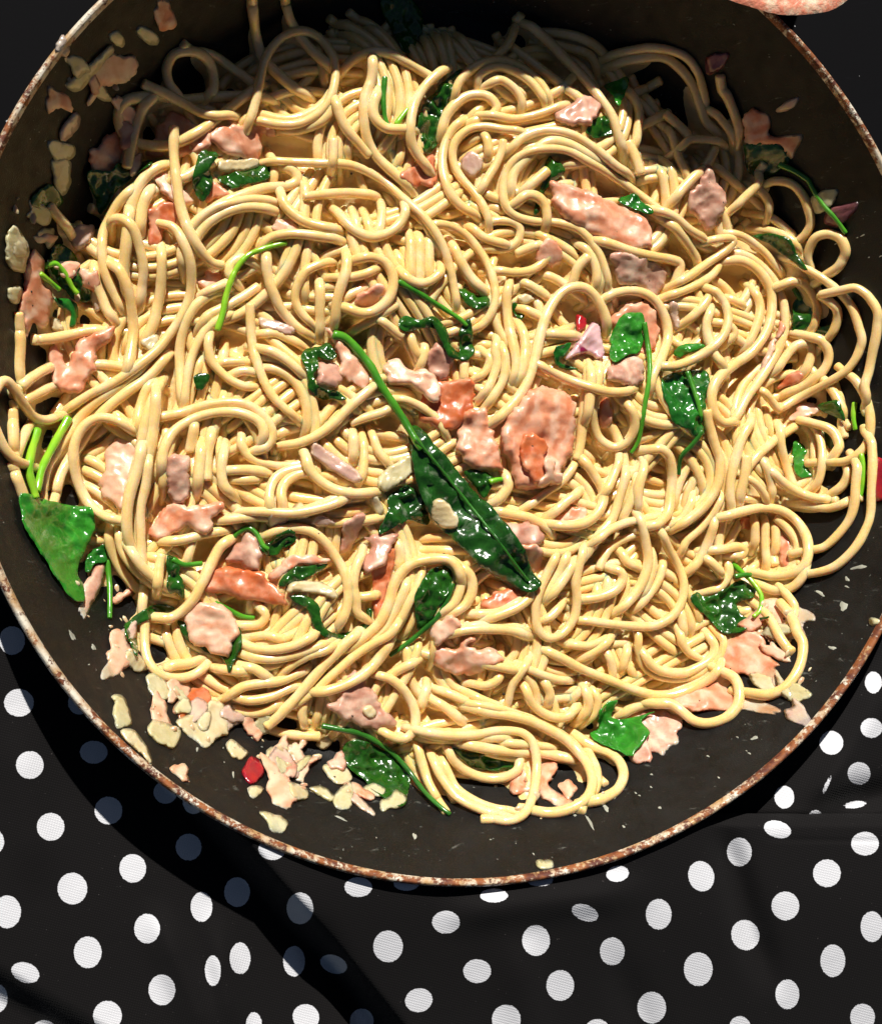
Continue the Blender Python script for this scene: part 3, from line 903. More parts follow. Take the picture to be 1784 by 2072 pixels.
42 4 -- 1350,100 1270,220 1150,350 1000,440 850,490 760,500
42 4 -c 1100,40 980,140 860,260 720,420 600,560 480,680 390,760
42 3 -- 160,180 300,230 450,240 600,210 750,160 880,110
42 3 -- 170,110 300,160 450,170 600,140 720,80 760,50
42 2 -- 250,80 380,60 500,90
42 3 -- 500,370 580,290 700,220 830,180 920,130
42 3 -- 100,530 200,460 350,430 500,410 640,350 720,310
42 2 -- 120,520 250,560 400,540 520,490 650,430
42 2 -- 130,620 250,660 400,640 500,570
42 2 -- 680,560 660,660 680,750
42 3 -c 290,740 450,800 600,830 790,840
42 3.5 -- 1220,360 1350,400 1460,500 1530,640 1530,770 1470,850 1380,850 1280,800
42 2 -- 1620,480 1600,540 1590,590
42 3 -- 1560,800 1650,830 1784,850
42 2 -- 1550,900 1590,1050 1640,1200 1720,1340
42 2 -- 1680,1000 1740,1130 1800,1250
42 2 -- 1200,540 1260,430 1400,330 1550,260
42 2 -- 200,300 300,320 400,390
42 2 -- 30,320 120,330 200,340
"""
# food pieces: kind | material | layer | thickness | tile | outline | label ; stems after '~' as material:tile:points
PIECES = """
salmon|salmon|1.8|34|11|680,1240 760,1130 850,1050 930,1050 960,1150 930,1260 860,1340 770,1360|rosy salmon chunk beside spinach, under the crossing spaghetti ends
salmon|salmon|1.6|26|11|1190,1060 1230,950 1330,890 1430,900 1560,1000 1640,1060 1600,1180 1500,1190 1300,1200 1100,1170|broad orange salmon flake behind an upright spaghetti end
salmon|salmon|2.2|28|12|190,970 330,950 430,960 480,1030 400,1050 360,1040 330,1200 300,1220 150,1210 0,1150 -60,1080 0,1020 60,980|curled orange salmon flake above a cream onion strip
salmon|pale|1.7|24|11|1160,1300 1290,1290 1310,1400 1400,1450 1480,1560 1420,1620 1320,1560 1200,1420|pale pink salmon scrap crossed by an upright spaghetti end
salmon|deep|1.5|20|21|1160,0 1350,-60 1370,130 1280,150 1230,280 1150,260|small orange salmon bit wedged between vertical strands
salmon|salmon|1.9|22|11|1640,1390 1784,1490 1690,1530 1600,1560|thin salmon sliver beside a dark spinach leaf
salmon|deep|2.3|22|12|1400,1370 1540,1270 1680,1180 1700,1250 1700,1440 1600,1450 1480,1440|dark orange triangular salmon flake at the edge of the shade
salmon|salmon|2.4|52|13|905,1420 960,1400 1100,1440 1250,1490 1400,1570 1550,1640 1650,1720 1690,1850 1650,1930 1450,1900 1300,1850 1100,1760 960,1650|large glossy pink salmon slab under long diagonal strands
salmon|grey|1.6|40|23|1360,340 1780,440 1790,600 1720,680 1600,600 1420,590 1380,480|brownish pink salmon slab below the large glossy one
salmon|salmon|1.9|34|23|1370,860 1500,740 1640,730 1720,830 1750,950 1690,1120 1640,1150 1500,1000|peach salmon piece inside an arch of spaghetti behind spinach
salmon|grey|3.3|36|14|290,1520 360,1440 400,1310 450,1300 500,1430 560,1500 570,1620 480,1750 430,1790 380,1730 290,1640|greyish pink peppered salmon chunk with a pointed top
salmon|grey|2.6|30|13|950,870 1100,780 1180,740 1280,780 1290,870 1200,980 1080,990 960,950|mauve wet salmon chunk beside a bright spinach tip
salmon|salmon|1.2|22|14|740,840 870,880 920,950 920,1040 1100,1070 1110,1120 1080,1220 1000,1150 900,1100 810,1100 750,1030|ragged salmon flake on the shaded pan wall above a green stem
salmon|salmon|2.6|32|21|200,450 270,360 350,400 340,560 400,640 420,720 370,820 370,890 320,920 260,900 210,1000 190,870 160,700 190,560|long knobbly salmon piece at the pan wall beside curled spinach
salmon|salmon|3.2|36|21|380,1080 430,1040 470,1130 540,1220 560,1110 640,1000 860,920 860,1020 760,1090 740,1200 720,1290 640,1380 560,1430 440,1380 390,1260|hook shaped pink salmon curl below a straight spaghetti end
salmon|pale|2.4|30|31|820,250 900,150 1060,190 1040,360 960,680 880,640 780,580 770,480 810,370|pale pink salmon slab with pepper specks beside a vertical bundle
salmon|grey|2.7|32|31|1300,320 1400,310 1470,340 1460,560 1420,640 1340,620 1280,560 1290,460|half shaded brown pink salmon cube under a big spaghetti arch
salmon|salmon|2.9|34|31|1160,850 1260,700 1350,650 1440,660 1560,670 1700,640 1745,690 1640,780 1600,880 1540,880 1430,840 1300,910 1160,930|flaked pink salmon lump right of the vertical bundle
salmon|deep|3.1|40|32|-110,1200 60,1150 180,1150 320,1190 450,1290 560,1440 430,1430 230,1400 60,1360 -90,1330|orange salmon slice with upright rim beside thin green stems
salmon|salmon|2.8|22|32|400,1220 540,1090 640,1050 860,1080 830,1120 640,1140 560,1180 440,1260|thin curved salmon strip above dark spinach
salmon|grey|2.5|36|32|80,1100 150,960 260,880 330,980 340,1140 300,1170 180,1140|cream coated grey salmon block under a bent green stem
salmon|pale|3.6|44|31|1430,1530 1530,1430 1700,1440 1784,1520 1850,1600 1820,1700 1780,1820 1700,1830 1480,1720|thick pale salmon cube sitting in a spinach leaf
salmon|pale|2.0|34|41|850,40 930,30 1020,150 1090,250 980,330 880,370 780,380 820,250 840,150|pale triangular salmon piece lying apart on the black pan
salmon|grey|1.6|28|31|620,1450 650,1300 760,1130 820,1120 800,1230 720,1420 690,1500 650,1540|brown salmon strip hanging below the large spinach leaf
salmon|salmon|1.7|26|31|860,1390 900,1370 1000,1300 1010,1360 930,1430 880,1430|small log of salmon poking out in shade by green stems
salmon|grey|2.7|30|32|1140,910 1260,900 1390,900 1340,1000 1290,1120 1160,1190 1130,1100 1200,990|mauve pink salmon wedge below the dark spinach clump
salmon|grey|2.6|24|32|1000,780 1130,740 1120,830 1050,990 970,1040 950,1000|slim pink salmon sliver standing beside onion scraps
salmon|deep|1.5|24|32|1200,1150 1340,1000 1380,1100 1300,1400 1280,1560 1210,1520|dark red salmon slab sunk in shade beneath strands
salmon|pale|3.0|34|22|1300,1200 1400,1150 1470,1230 1600,1230 1700,1330 1720,1480 1640,1490 1560,1410 1450,1370 1330,1340|cream smothered salmon shreds between green stem and orange flake
salmon|pale|3.0|36|22|830,900 920,950 1000,1060 1100,1180 1160,1290 1130,1370 1050,1340 950,1260 950,1180 890,1010|long pale salmon finger beneath the thick green stem
salmon|grey|2.8|34|22|780,1200 860,1180 940,1200 960,1300 930,1390 860,1380 780,1350|pink salmon lump hugged by a curled spinach leaf
salmon|deep|2.6|30|23|-60,1400 80,1330 250,1310 320,1350 320,1480 260,1580 200,1690 80,1700 -100,1620|deep orange translucent salmon flake beside the thick green stem
salmon|salmon|2.9|40|33|210,60 280,-60 420,-70 440,60 490,180 540,380 470,410 300,380 220,290 190,180|rosy salmon slab with red band next to the big leaf
salmon|salmon|3.3|60|33|520,150 580,-50 660,-130 740,-210 850,-230 1000,-210 1100,-130 1110,50 1110,200 1060,290 1000,400 980,480 820,530 670,560 620,480 590,330|largest pink salmon chunk, creamy and peppered, at the heap's middle
salmon|deep|3.6|20|33|680,180 720,110 830,140 890,230 860,320 860,460 790,500 720,420 660,300|dark brown red flap lying on the largest salmon chunk
salmon|pale|3.8|22|33|860,320 940,340 940,410 1000,430 980,490 830,530 815,480 860,430|small knob of salmon on the largest chunk's lower edge
salmon|grey|2.6|34|23|0,1050 70,1050 160,1140 140,1240 80,1310 0,1280 -40,1150|rounded brown pink salmon nugget beside twisted spinach
salmon|grey|3.2|40|23|1340,1230 1450,1180 1560,1130 1620,1180 1630,1290 1560,1370 1420,1350 1320,1320|cream and brown salmon nugget under a folded green leaf
salmon|salmon|3.3|18|24|850,1200 900,1080 960,960 980,870 1030,880 1020,960 960,1020 940,1130 880,1230 830,1250|narrow salmon shred lying along a bundle of strands
salmon|deep|3.2|18|24|980,1370 1060,1290 1130,1260 1170,1300 1120,1340 1000,1390|small orange salmon flake between looping strands
salmon|pale|3.3|20|24|1090,1590 1160,1520 1240,1490 1280,1510 1250,1580 1180,1610 1110,1630|pale pink pointed salmon scrap beside round green leaf bits
salmon|grey|2.3|30|33|530,830 640,800 780,810 850,880 840,960 760,980 620,960 560,900|brown pink salmon lump tucked beside the big leaf's edge
salmon|salmon|2.3|28|33|660,990 800,980 850,1040 820,1150 740,1190 690,1080|rosy salmon lump near the big leaf's tip
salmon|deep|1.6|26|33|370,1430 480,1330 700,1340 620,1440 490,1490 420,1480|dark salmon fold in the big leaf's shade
salmon|salmon|1.7|20|33|960,780 1050,700 1130,675 1190,710 1180,800 1100,870 1000,850|light orange salmon patch inside a curved strand
salmon|salmon|3.0|32|43|0,200 60,150 180,160 230,70 320,80 310,130 260,150 330,180 430,150 560,250 440,310 330,370 200,360 60,310|shredded salmon clump with a pale tip, below the shaded leaf
salmon|pale|3.2|26|33|0,1650 40,1560 160,1530 220,1580 180,1650 60,1740 10,1760|pink oval salmon scrap above the shredded clump
salmon|grey|2.9|34|42|850,600 930,540 1040,330 1120,380 1200,480 1290,620 1390,720 1330,780 1150,780 960,700|triangular pink salmon slab with an onion cube on it
salmon|pale|2.0|36|42|330,970 400,1010 540,1130 600,1200 650,1300 570,1340 500,1370 380,1250 400,1150|pale salmon wedge beside the red onion cube
salmon|pale|1.9|30|42|540,920 620,900 700,1000 800,990 720,1060 690,1140 640,1190 580,1080|ragged salmon bit coated in cream near the lower leaf
salmon|deep|1.5|30|41|1340,640 1420,500 1560,480 1640,560 1540,640 1420,680|dark orange salmon lump above cream coated onion
salmon|pale|1.8|22|41|1170,700 1210,500 1260,560 1300,700 1330,760 1250,740|pointed pale salmon spike on top of diced onion
salmon|pale|1.3|18|41|1320,1090 1390,1050 1450,1100 1480,1210 1400,1170|round pink salmon blob stuck to the pan wall by the rim
salmon|salmon|2.4|38|43|600,1200 660,1090 800,1060 950,1040 960,1130 900,1200 930,1250 1020,1300 1050,1350 960,1370 840,1330 800,1260 640,1290|bright pink salmon curl inside the lowest spaghetti loop
salmon|salmon|2.5|24|43|970,1210 1050,1190 1110,1230 1090,1290 1030,1310|small pink salmon nub beside the curl in the lowest loop
salmon|salmon|2.0|48|44|600,200 700,50 800,0 930,60 930,200 990,270 960,310 980,400 900,480 800,400 650,330|large flaked salmon heap beside the right pan wall
salmon|salmon|1.8|36|44|150,570 400,470 540,420 640,500 780,540 880,600 840,650 700,640 480,640 320,650|salmon strip under a round spaghetti loop near the wall
salmon|grey|1.6|36|44|0,640 100,640 240,740 180,860 80,960 0,980 -120,900 -130,760|smooth shaded salmon slab at the heap's lower edge
salmon|grey|2.0|28|43|1480,950 1600,850 1660,790 1670,920 1670,1030 1580,1070 1520,1030|pinkish salmon tatter under the star shaped leaf
salmon|deep|1.4|18|34|680,790 790,760 790,850 700,860|bright orange salmon glimpse under a wide spaghetti arch
salmon|salmon|1.5|22|34|980,830 1070,950 1080,1120 1000,1150 980,1000|orange salmon strip inside a double spaghetti loop
salmon|pale|1.4|30|34|860,1430 1040,1390 1150,1420 1200,1480 1230,1560 1180,1580 1100,1700 900,1700 720,1600|pale salmon bed beneath the crumpled spinach knot
salmon|salmon|1.1|20|11|1190,100 1240,40 1330,60 1370,150 1310,220 1230,200|dim orange salmon lump high in the rim's shade
salmon|salmon|1.1|16|11|370,880 380,720 450,710 570,800 540,850 460,830|small brown salmon arc stuck on the shaded wall
salmon|pale|1.2|18|11|720,580 860,480 1050,440 1060,560 960,640 840,660 780,720 700,820 690,760 740,660|smeared salmon rag sticking to the shaded wall
salmon|pale|1.6|16|22|430,150 500,60 640,140 600,170 500,170|small pink salmon corner beneath a horizontal strand
salmon|salmon|1.6|24|22|1060,700 1150,630 1260,570 1300,640 1250,720 1130,760|pink salmon crescent inside a ring of spaghetti
salmon|salmon|1.6|20|21|1540,560 1620,470 1720,480 1720,600 1600,650|orange salmon scrap above a thin bright stem
salmon|salmon|3.0|20|23|770,380 840,260 960,280 980,420 900,460 820,440|pink salmon crumb held in a curl of spaghetti
salmon|salmon|2.6|26|23|1290,1500 1340,1490 1390,1600 1370,1680 1270,1690|rounded pink salmon end beside a vertical bundle
onion|onion|1.2|12|11|500,660 640,540 760,430 860,330 890,380 800,480 700,620 600,700 530,700|long translucent onion strip stuck on the shaded wall
onion|onion|1.1|12|11|830,270 920,225 970,290 940,350 850,310|small onion scrap at the top of the long wall strip
onion|onion|1.0|12|11|1040,290 1080,220 1230,280 1230,350 1140,340|dim onion flakes between wall strip and salmon lump
onion|pink|1.3|12|11|470,1000 590,860 630,900 610,990 520,1090 460,1100|pinkish onion petal on the shaded wall
onion|onion|1.2|12|11|370,1150 430,1100 580,1120 590,1190 540,1240 420,1260|blocky onion piece below the pinkish petal
onion|onion|1.2|12|11|400,1260 560,1240 550,1400 510,1500 450,1500 420,1420|hanging onion tongue above dark wall spinach
onion|onion|2.0|22|21|40,420 60,200 130,120 200,230 230,270 200,480 120,480|large glassy onion slab against the pan wall
onion|cream|2.4|10|21|90,280 140,230 220,260 220,350 150,370 100,360|square onion chip on the large glassy slab
onion|pink|2.5|24|21|530,230 600,130 720,120 740,170 690,290 600,330 560,300|glossy pink onion cube above curled spinach
onion|onion|1.8|16|21|60,620 120,580 180,600 160,720 120,750 60,700|greenish onion nub left of the knobbly salmon
onion|cream|2.4|14|21|380,930 410,830 470,870 510,940 440,955|triangular cream onion scrap above a straight spaghetti end
onion|cream|3.1|14|21|1080,1030 1150,950 1240,980 1210,1080 1150,1100|square cream onion chip lying on parallel strands
onion|pink|3.2|14|22|320,840 350,830 480,870 630,920 580,990 440,940 330,910|long pinkish onion sliver across fanned strands
onion|pink|3.6|18|32|720,260 760,170 900,270 1050,370 1140,470 1080,510 1000,480 860,390 740,300|slit onion petal cradled by a curved strand
onion|onion|3.5|18|32|1230,460 1340,370 1490,270 1550,320 1520,420 1420,510 1290,580 1240,530|translucent onion block left of the big leaf
onion|cream|4.4|18|33|0,620 60,610 130,660 200,780 170,850 60,850 -30,760|onion cube in cream stuck on the big leaf
onion|pink|2.8|12|32|400,720 540,730 570,800 440,860 400,850|square pink onion chip on horizontal strands
onion|cream|2.8|12|32|580,700 640,640 720,700 700,780 600,790|pointed cream onion chip beside the square pink one
onion|pink|2.8|12|32|700,820 780,740 880,770 940,820 800,850|pink edged onion triangle near the slim salmon sliver
onion|cream|3.3|14|32|1180,590 1250,600 1300,700 1270,760 1200,700|pale onion flake left of the dark spinach clump
onion|cream|3.3|18|32|520,1350 580,1260 760,1250 900,1300 940,1380 910,1400 760,1350 620,1340|cream onion crescent over dark spinach
onion|cream|3.0|14|23|630,680 720,640 790,700 730,740 660,730|small cream onion flake between arching strands
onion|magenta|3.5|24|23|980,1190 1080,1050 1170,930 1230,860 1280,900 1290,1000 1300,1170 1250,1170 1190,1130 1100,1140|pale red onion petal with a magenta edge beside spinach
onion|red|3.0|14|23|1100,800 1190,850 1160,930 1110,950|dark red onion corner behind the magenta edged petal
onion|pink|2.9|14|24|130,720 200,710 240,870 200,960 150,850|ruffled mauve onion frill at a spaghetti arch
onion|red|1.5|26|34|1680,400 1740,310 1800,290 1850,420 1800,640 1740,650 1700,480|dark crimson onion lump on the right pan wall
onion|onion|1.6|14|44|1000,500 1050,430 1120,420 1200,500 1100,590 1040,560|pale green onion square at a spaghetti curve on the pan
onion|onion|1.2|10|42|310,1410 430,1430 560,1490 550,1540 500,1590 440,1570 390,1500|flat translucent onion wedge on bare pan near the rim
onion|red|2.5|16|42|185,1110 270,980 340,1030 380,1110 300,1200 240,1210|bright red onion cube on the bare pan's edge
onion|cream|1.4|12|42|230,1240 300,1210 370,1240 340,1290 270,1330|crumbly cream onion bit below the bright red cube
onion|cream|2.6|14|42|800,1060 980,1040 1070,1160 980,1210 890,1200|square cream onion sheet left of the lower leaf
onion|cream|1.7|16|42|60,900 110,850 200,920 270,970 180,1030 100,980|cream soaked onion rag above the bright red cube
onion|cream|2.1|22|41|1350,700 1560,640 1650,540 1760,620 1784,820 1700,850 1600,930 1500,860 1400,780|broad onion sheet thick with cream at the heap's edge
onion|onion|1.7|20|41|1130,770 1190,710 1290,740 1410,800 1380,920 1320,940 1250,900 1140,830|cluster of diced onion on the bare pan
onion|onion|1.4|14|41|850,520 960,530 1000,650 1030,740 960,770 890,770 870,620 890,580|yellow green onion flake near the rim
onion|cream|1.5|14|41|920,800 1020,770 1110,870 1180,1010 1170,1070 1080,960 980,880|pointed onion sliver hanging over the rusty rim
onion|onion|1.2|10|34|1690,1590 1700,1530 1770,1550 1720,1610|small onion scrap touching the right rim
onion|onion|1.2|10|D|1083,1740 1117,1736 1119,1755 1088,1757|tiny onion square against the lower rim
onion|onion|1.4|12|14|1260,1510 1320,1470 1400,1480 1400,1560 1330,1640 1270,1600|onion flake under a green stem on the right wall
onion|purple|1.3|14|14|1390,1600 1530,1590 1520,1680 1440,1770 1350,1700|dark purple onion scrap beneath a green stem end
onion|pink|1.0|10|14|980,830 1050,780 1120,770 1110,840 1030,860|dim oval onion chip alone on the shaded wall
onion|purple|1.0|12|14|400,440 570,430 560,530 470,570 430,560|dim mauve onion block by shaded strands
onion|pink|2.6|14|13|210,1240 290,1160 380,1240 380,1300 300,1390 220,1320|peach onion chip behind curving strands
onion|cream|2.6|12|42|790,860 860,830 890,890 830,950 760,910|cream onion flake at a cut spaghetti end
onion|cream|2.5|12|12|0,1240 200,1230 330,1225 330,1290 200,1330 0,1350|flat cream onion strip lying over a dark leaf
onion|cream|2.2|16|42|530,1180 600,1200 710,1240 710,1330 590,1330|pale onion end on the salmon wedge by the rim
onion|onion|1.6|14|42|700,1230 830,1220 920,1310 880,1350 760,1280|soft onion scrap below the square cream sheet
onion|pink|1.5|14|42|960,1250 1060,1230 1130,1330 1230,1410 1200,1450 1080,1370 990,1310|trailing onion strip in the shade under the lower leaf
onion|cream|3.2|10|42|1120,640 1180,590 1250,660 1190,715|onion cube on the triangular pink salmon slab
spinach|leaf|2.3|4|11|680,1440 700,1360 850,1350 930,1290 1160,1260 1160,1300 1030,1390 900,1500 850,1600 780,1672 740,1560|wilted dark spinach leaf under the rosy salmon chunk
spinach|leaf|1.3|4|11|250,1600 300,1500 400,1440 480,1530 400,1620 300,1620|dark spinach scrap low on the shaded wall
spinach|leaf|2.9|4|11|1500,1350 1540,1200 1600,1180 1690,1220 1620,1320 1640,1430 1590,1560 1540,1570 1500,1450|folded dark spinach leaf behind a curved spaghetti end
spinach|leaf|2.0|4|12|0,1390 180,1340 330,1290 400,1270 410,1380 330,1420 180,1470 90,1470|flat dark spinach leaf beneath a cream onion strip
spinach|leaf|2.2|5|12|1540,1000 1570,850 1680,720 1800,600 1900,560 1830,750 1800,880 1730,960 1700,1130 1600,1190|crumpled black green spinach leaf beside bright thin stems ~ stem:12:1300,600 1290,750 1300,900 1350,1040 ~ lime:12:1390,960 1440,890 1480,840
spinach|bright|4.2|4|13|1300,680 1400,640 1480,630 1450,740 1400,850 1370,790|bright green spinach tip beside a long pale strand
spinach|leaf|2.4|4|13|1170,1020 1250,930 1370,920 1380,1040 1290,1080 1200,1060|dark crinkled spinach bit under the bright tip
spinach|mid|2.6|4|13|1380,1310 1440,1330 1600,1530 1520,1480 1430,1400|thin green leaf strip along a diagonal strand
spinach|mid|3.3|4|13|1410,1570 1480,1520 1560,1530 1660,1660 1600,1660|small dark green leaf tip above the large salmon slab
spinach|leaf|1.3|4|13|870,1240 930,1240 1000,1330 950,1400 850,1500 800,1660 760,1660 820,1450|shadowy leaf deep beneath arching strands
spinach|leaf|1.3|4|14|730,1110 810,1100 920,1120 1010,1200 1030,1280 900,1360 800,1280|dark leaf on the right wall with a long bright stem ~ stem:14:990,1270 1120,1330 1210,1400 1270,1500 1340,1600 1430,1700 1500,1800
spinach|leaf|3.3|4|24|770,210 880,210 980,260 1040,360 1100,510 1060,500 980,370 880,280|narrow glossy dark leaf curving between right hand strands
spinach|leaf|2.7|5|24|1085,730 1140,690 1200,730 1250,750 1250,880 1180,930 1090,930|shiny crumpled leaf square inside a strand loop ~ dstem:24:1105,615 1130,660 1155,700
spinach|leaf|2.3|4|24|1230,940 1370,900 1350,960 1290,970|small dark leaf strip below the shiny leaf square
spinach|mid|2.8|4|24|70,1330 150,1270 280,1240 430,1240 450,1330 400,1500 400,1700 330,1760 250,1700 150,1640 100,1480|broad green leaf with pale midrib under crossing strands ~ stem:24:280,1260 320,1370 360,1490 385,1600 ~ dstem:34:390,100 320,200 230,300 210,430
spinach|bright|2.7|4|24|170,1100 230,1050 330,1045 380,1080 230,1140 200,1160|pale green leaf fold above the broad green leaf
spinach|bright|3.7|4|23|1350,1190 1360,1060 1420,870 1500,810 1600,820 1610,920 1580,1100 1480,1140 1400,1190|folded glossy green leaf with a long hanging stem ~ stem:23:1630,880 1650,1000 1670,1150 1670,1300 1640,1480 1610,1672 1580,1800 1530,1880
spinach|mid|2.8|4|23|920,1190 930,1080 1000,1050 1050,1050 990,1150 960,1190 1100,1240 1000,1240|green leaf scrap left of the magenta edged onion
spinach|leaf|2.0|4|23|980,1360 1090,1360 1090,1410 1040,1400|tiny leaf corner beneath a curved strand below the red onion
spinach|leaf|3.3|5|23|190,980 220,900 270,850 300,960 310,1100 250,1180 170,1170 100,1130 30,1000 -30,860 60,920 150,1080 200,1100|twisted ribbon of dark spinach ending in a green stem ~ stem:22:1410,560 1550,640 1680,720 1790,790 1880,850 1930,900
spinach|leaf|2.9|5|22|1390,890 1450,830 1560,860 1660,830 1740,900 1784,1010 1750,1060 1680,940 1560,930 1440,950|dark rolled spinach strip beside the twisted ribbon
spinach|leaf|3.3|5|22|650,1150 690,1080 780,1070 850,1040 900,1090 910,1160 830,1180 780,1150 770,1230 740,1320 800,1400 930,1420 990,1470 900,1480 760,1440 700,1370 690,1250|hook shaped dark spinach curl round a salmon lump
spinach|smear|4.2|5|33|-190,60 -100,90 0,210 120,340 240,500 400,660 520,820 640,1000 720,1150 790,1280 690,1340 540,1260 380,1180 240,1040 130,930 40,850 -60,700 -150,450 -190,250|big dark pointed spinach leaf with thick stem at the heap's centre ~ stem:22:910,970 1000,1000 1100,1100 1200,1230 1270,1360 1350,1480 1430,1600 1500,1720 1580,1850 ~ dstem:33:-130,160 60,390 260,640 460,890 640,1130 740,1260:3.6
spinach|smear|3.4|5|32|1310,620 1440,530 1530,560 1640,680 1630,820 1480,790 1350,850 1250,900 1240,850 1320,700|black green spinach clump left of the big leaf
spinach|leaf|2.8|5|33|230,410 340,400 440,460 420,560 380,620 330,570 270,480|crinkled dark spinach bit right of the big leaf ~ lime:33:440,490 490,475 530,470
spinach|leaf|2.6|4|32|1520,1400 1560,1280 1650,1160 1784,1150 1800,1300 1700,1470 1610,1600 1540,1620|shaded leaf beneath a double spaghetti arch ~ dstem:33:150,1280 110,1400 40,1530 -80,1640 -200,1740 -330,1830
spinach|leaf|3.4|5|32|330,980 390,970 480,890 560,860 610,900 600,960 500,1010 470,1060 380,1060|small curled leaf at the end of a bent green stem ~ stem:32:-30,1110 60,1010 150,900 240,845 310,890 360,980 400,1010
spinach|leaf|2.7|5|32|500,1230 600,1150 720,1140 860,1120 800,1180 700,1220 600,1270 490,1300|dark crumpled leaf under the thin salmon strip
spinach|leaf|2.6|5|32|560,1370 680,1370 780,1440 800,1560 870,1640 1000,1660 1120,1590 1160,1560 1160,1470 1200,1480 1200,1590 1080,1680 960,1720 830,1690 740,1600 700,1480 600,1420|long dark leaf ribbon with an upturned tip in the shade
spinach|leaf|3.3|5|31|1290,1080 1340,1070 1400,1130 1380,1200 1420,1260 1420,1390 1360,1350 1300,1330|crumpled leaf hanging from a short green stem ~ stem:31:1340,1090 1420,1130 1560,1120
spinach|leaf|3.7|5|31|960,1600 1000,1560 1130,1470 1200,1440 1340,1450 1330,1490 1200,1530 1080,1590 1000,1680 1050,1690 1070,1800 1050,1820 1010,1720|striped dark leaf wrapping round a spaghetti curve
spinach|bright|3.6|5|31|180,590 400,640 620,680 700,690 740,790 690,950 600,1170 650,1290 655,1420 560,1380 460,1250 310,1000 230,880 190,750|large smooth green spinach leaf at the pan wall with twin bright stems ~ lime:31:290,90 240,280 230,420 280,610 ~ lime:31:530,0 420,200 330,380 290,560
spinach|mid|2.6|4|31|660,1170 680,1040 760,1000 810,980 830,1100 740,1120 700,1190|small green leaf beside the large smooth one, stem hanging down ~ stem:31:830,1100 850,1300 850,1540
spinach|leaf|3.2|5|21|400,420 430,310 510,300 600,380 640,520 690,560 700,680 650,720 560,700 480,600 400,520|curled dark leaf with yellow green stems near the left wall ~ lime:21:350,440 430,420 500,490 560,600 600,650 ~ lime:21:310,500 400,570 460,620
spinach|mid|2.8|4|21|430,720 480,700 570,720 610,780 590,900 540,910 550,800 460,770|green leaf loop below the curled dark leaf
spinach|leaf|3.0|4|21|1490,1310 1540,1280 1610,1290 1600,1370 1530,1400|tiny glossy leaf scrap between vertical strands
spinach|leaf|3.2|4|31|1380,1560 1460,1720 1600,1800 1720,1850 1760,1960 1800,1880 1860,1700 1840,1600 1780,1640 1600,1640|dark leaf cupping the thick pale salmon cube ~ stem:32:-10,1430 100,1480 200,1530 290,1540
spinach|leaf|3.3|5|42|980,930 1030,870 1130,870 1260,930 1380,1020 1480,1130 1460,1250 1400,1350 1250,1280 1100,1150 1000,1060|glossy rounded leaf near the lower rim with a long tail ~ dstem:42:820,760 930,780 1080,810 1200,860 1350,960 1480,1100 1600,1260 1700,1360 1800,1440
spinach|leaf|1.9|4|43|130,920 280,960 450,960 540,1020 620,1040 600,1090 500,1110 370,1090 260,1050|dark leaf sheltered under a bundle of lower strands
spinach|bright|3.9|5|43|1270,640 1420,560 1390,700 1540,680 1680,640 1590,720 1640,800 1560,860 1460,970 1390,940 1270,890 1200,830 1280,760|star shaped bright green leaf at the heap's lower right
spinach|leaf|3.8|5|34|290,1390 350,1340 430,1380 560,1320 680,1250 760,1290 760,1350 650,1430 660,1500 720,1540 800,1520 740,1590 660,1620 600,1660 500,1650 450,1560 380,1500|knotted glossy spinach bundle with thin looping stems ~ lime:34:630,1120 700,1190 780,1260 850,1370 840,1480 790,1530 ~ stem:34:650,1220 710,1210 770,1205
spinach|bright|1.8|4|34|1090,200 1140,180 1200,280 1240,400 1160,460 1100,430|round green leaf seen through a long right hand loop
spinach|leaf|1.8|4|34|1300,80 1380,90 1400,230 1360,250|dark leaf bit behind a short curved strand ~ lime:34:1620,280 1640,400 1630,540 1600,640
spinach|leaf|2.6|4|24|1280,1520 1340,1500 1400,1600 1400,1650 1330,1600|small glossy leaf fold below the pale pointed salmon ~ lime:24:1570,1500 1560,1600 1575,1700
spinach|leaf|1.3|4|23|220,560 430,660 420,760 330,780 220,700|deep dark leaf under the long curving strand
spinach|leaf|1.9|4|23|610,720 680,790 680,850 620,830|narrow dark leaf edge beside a vertical strand
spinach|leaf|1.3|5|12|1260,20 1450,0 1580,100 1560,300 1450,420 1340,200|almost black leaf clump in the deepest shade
stem|lime|4.0|9|22|10,930 50,800 80,650 150,470 240,360 350,310 450,280 540,260|thin bright green stem arching over left hand strands
"""
PEPPER = """11:1628,995 11:1600,1610 12:525,1410 12:1045,1340 13:1450,1010 13:225,865 13:125,1075 13:455,1255 14:410,1525 14:555,1565 21:1270,742 21:250,740 21:245,635
22:875,1360 22:650,1445 23:1020,350 23:1120,345 23:1170,485 23:140,345 23:160,1590 23:1620,700 24:785,1325 24:320,1500 24:260,1365 31:870,553 31:847,643 31:900,677
32:447,470 32:790,890 32:1318,362 32:1110,705 33:825,60 33:965,220 33:770,215 33:1130,380 33:85,1048 33:1480,160 34:800,965 34:992,1275 34:1023,1550 34:165,1265 34:1545,735
42:915,1155 42:1045,680 42:1240,480 42:1688,1308 43:628,742 43:545,512 43:1090,15 44:612,320 44:430,460 41:1395,780 41:1310,910"""
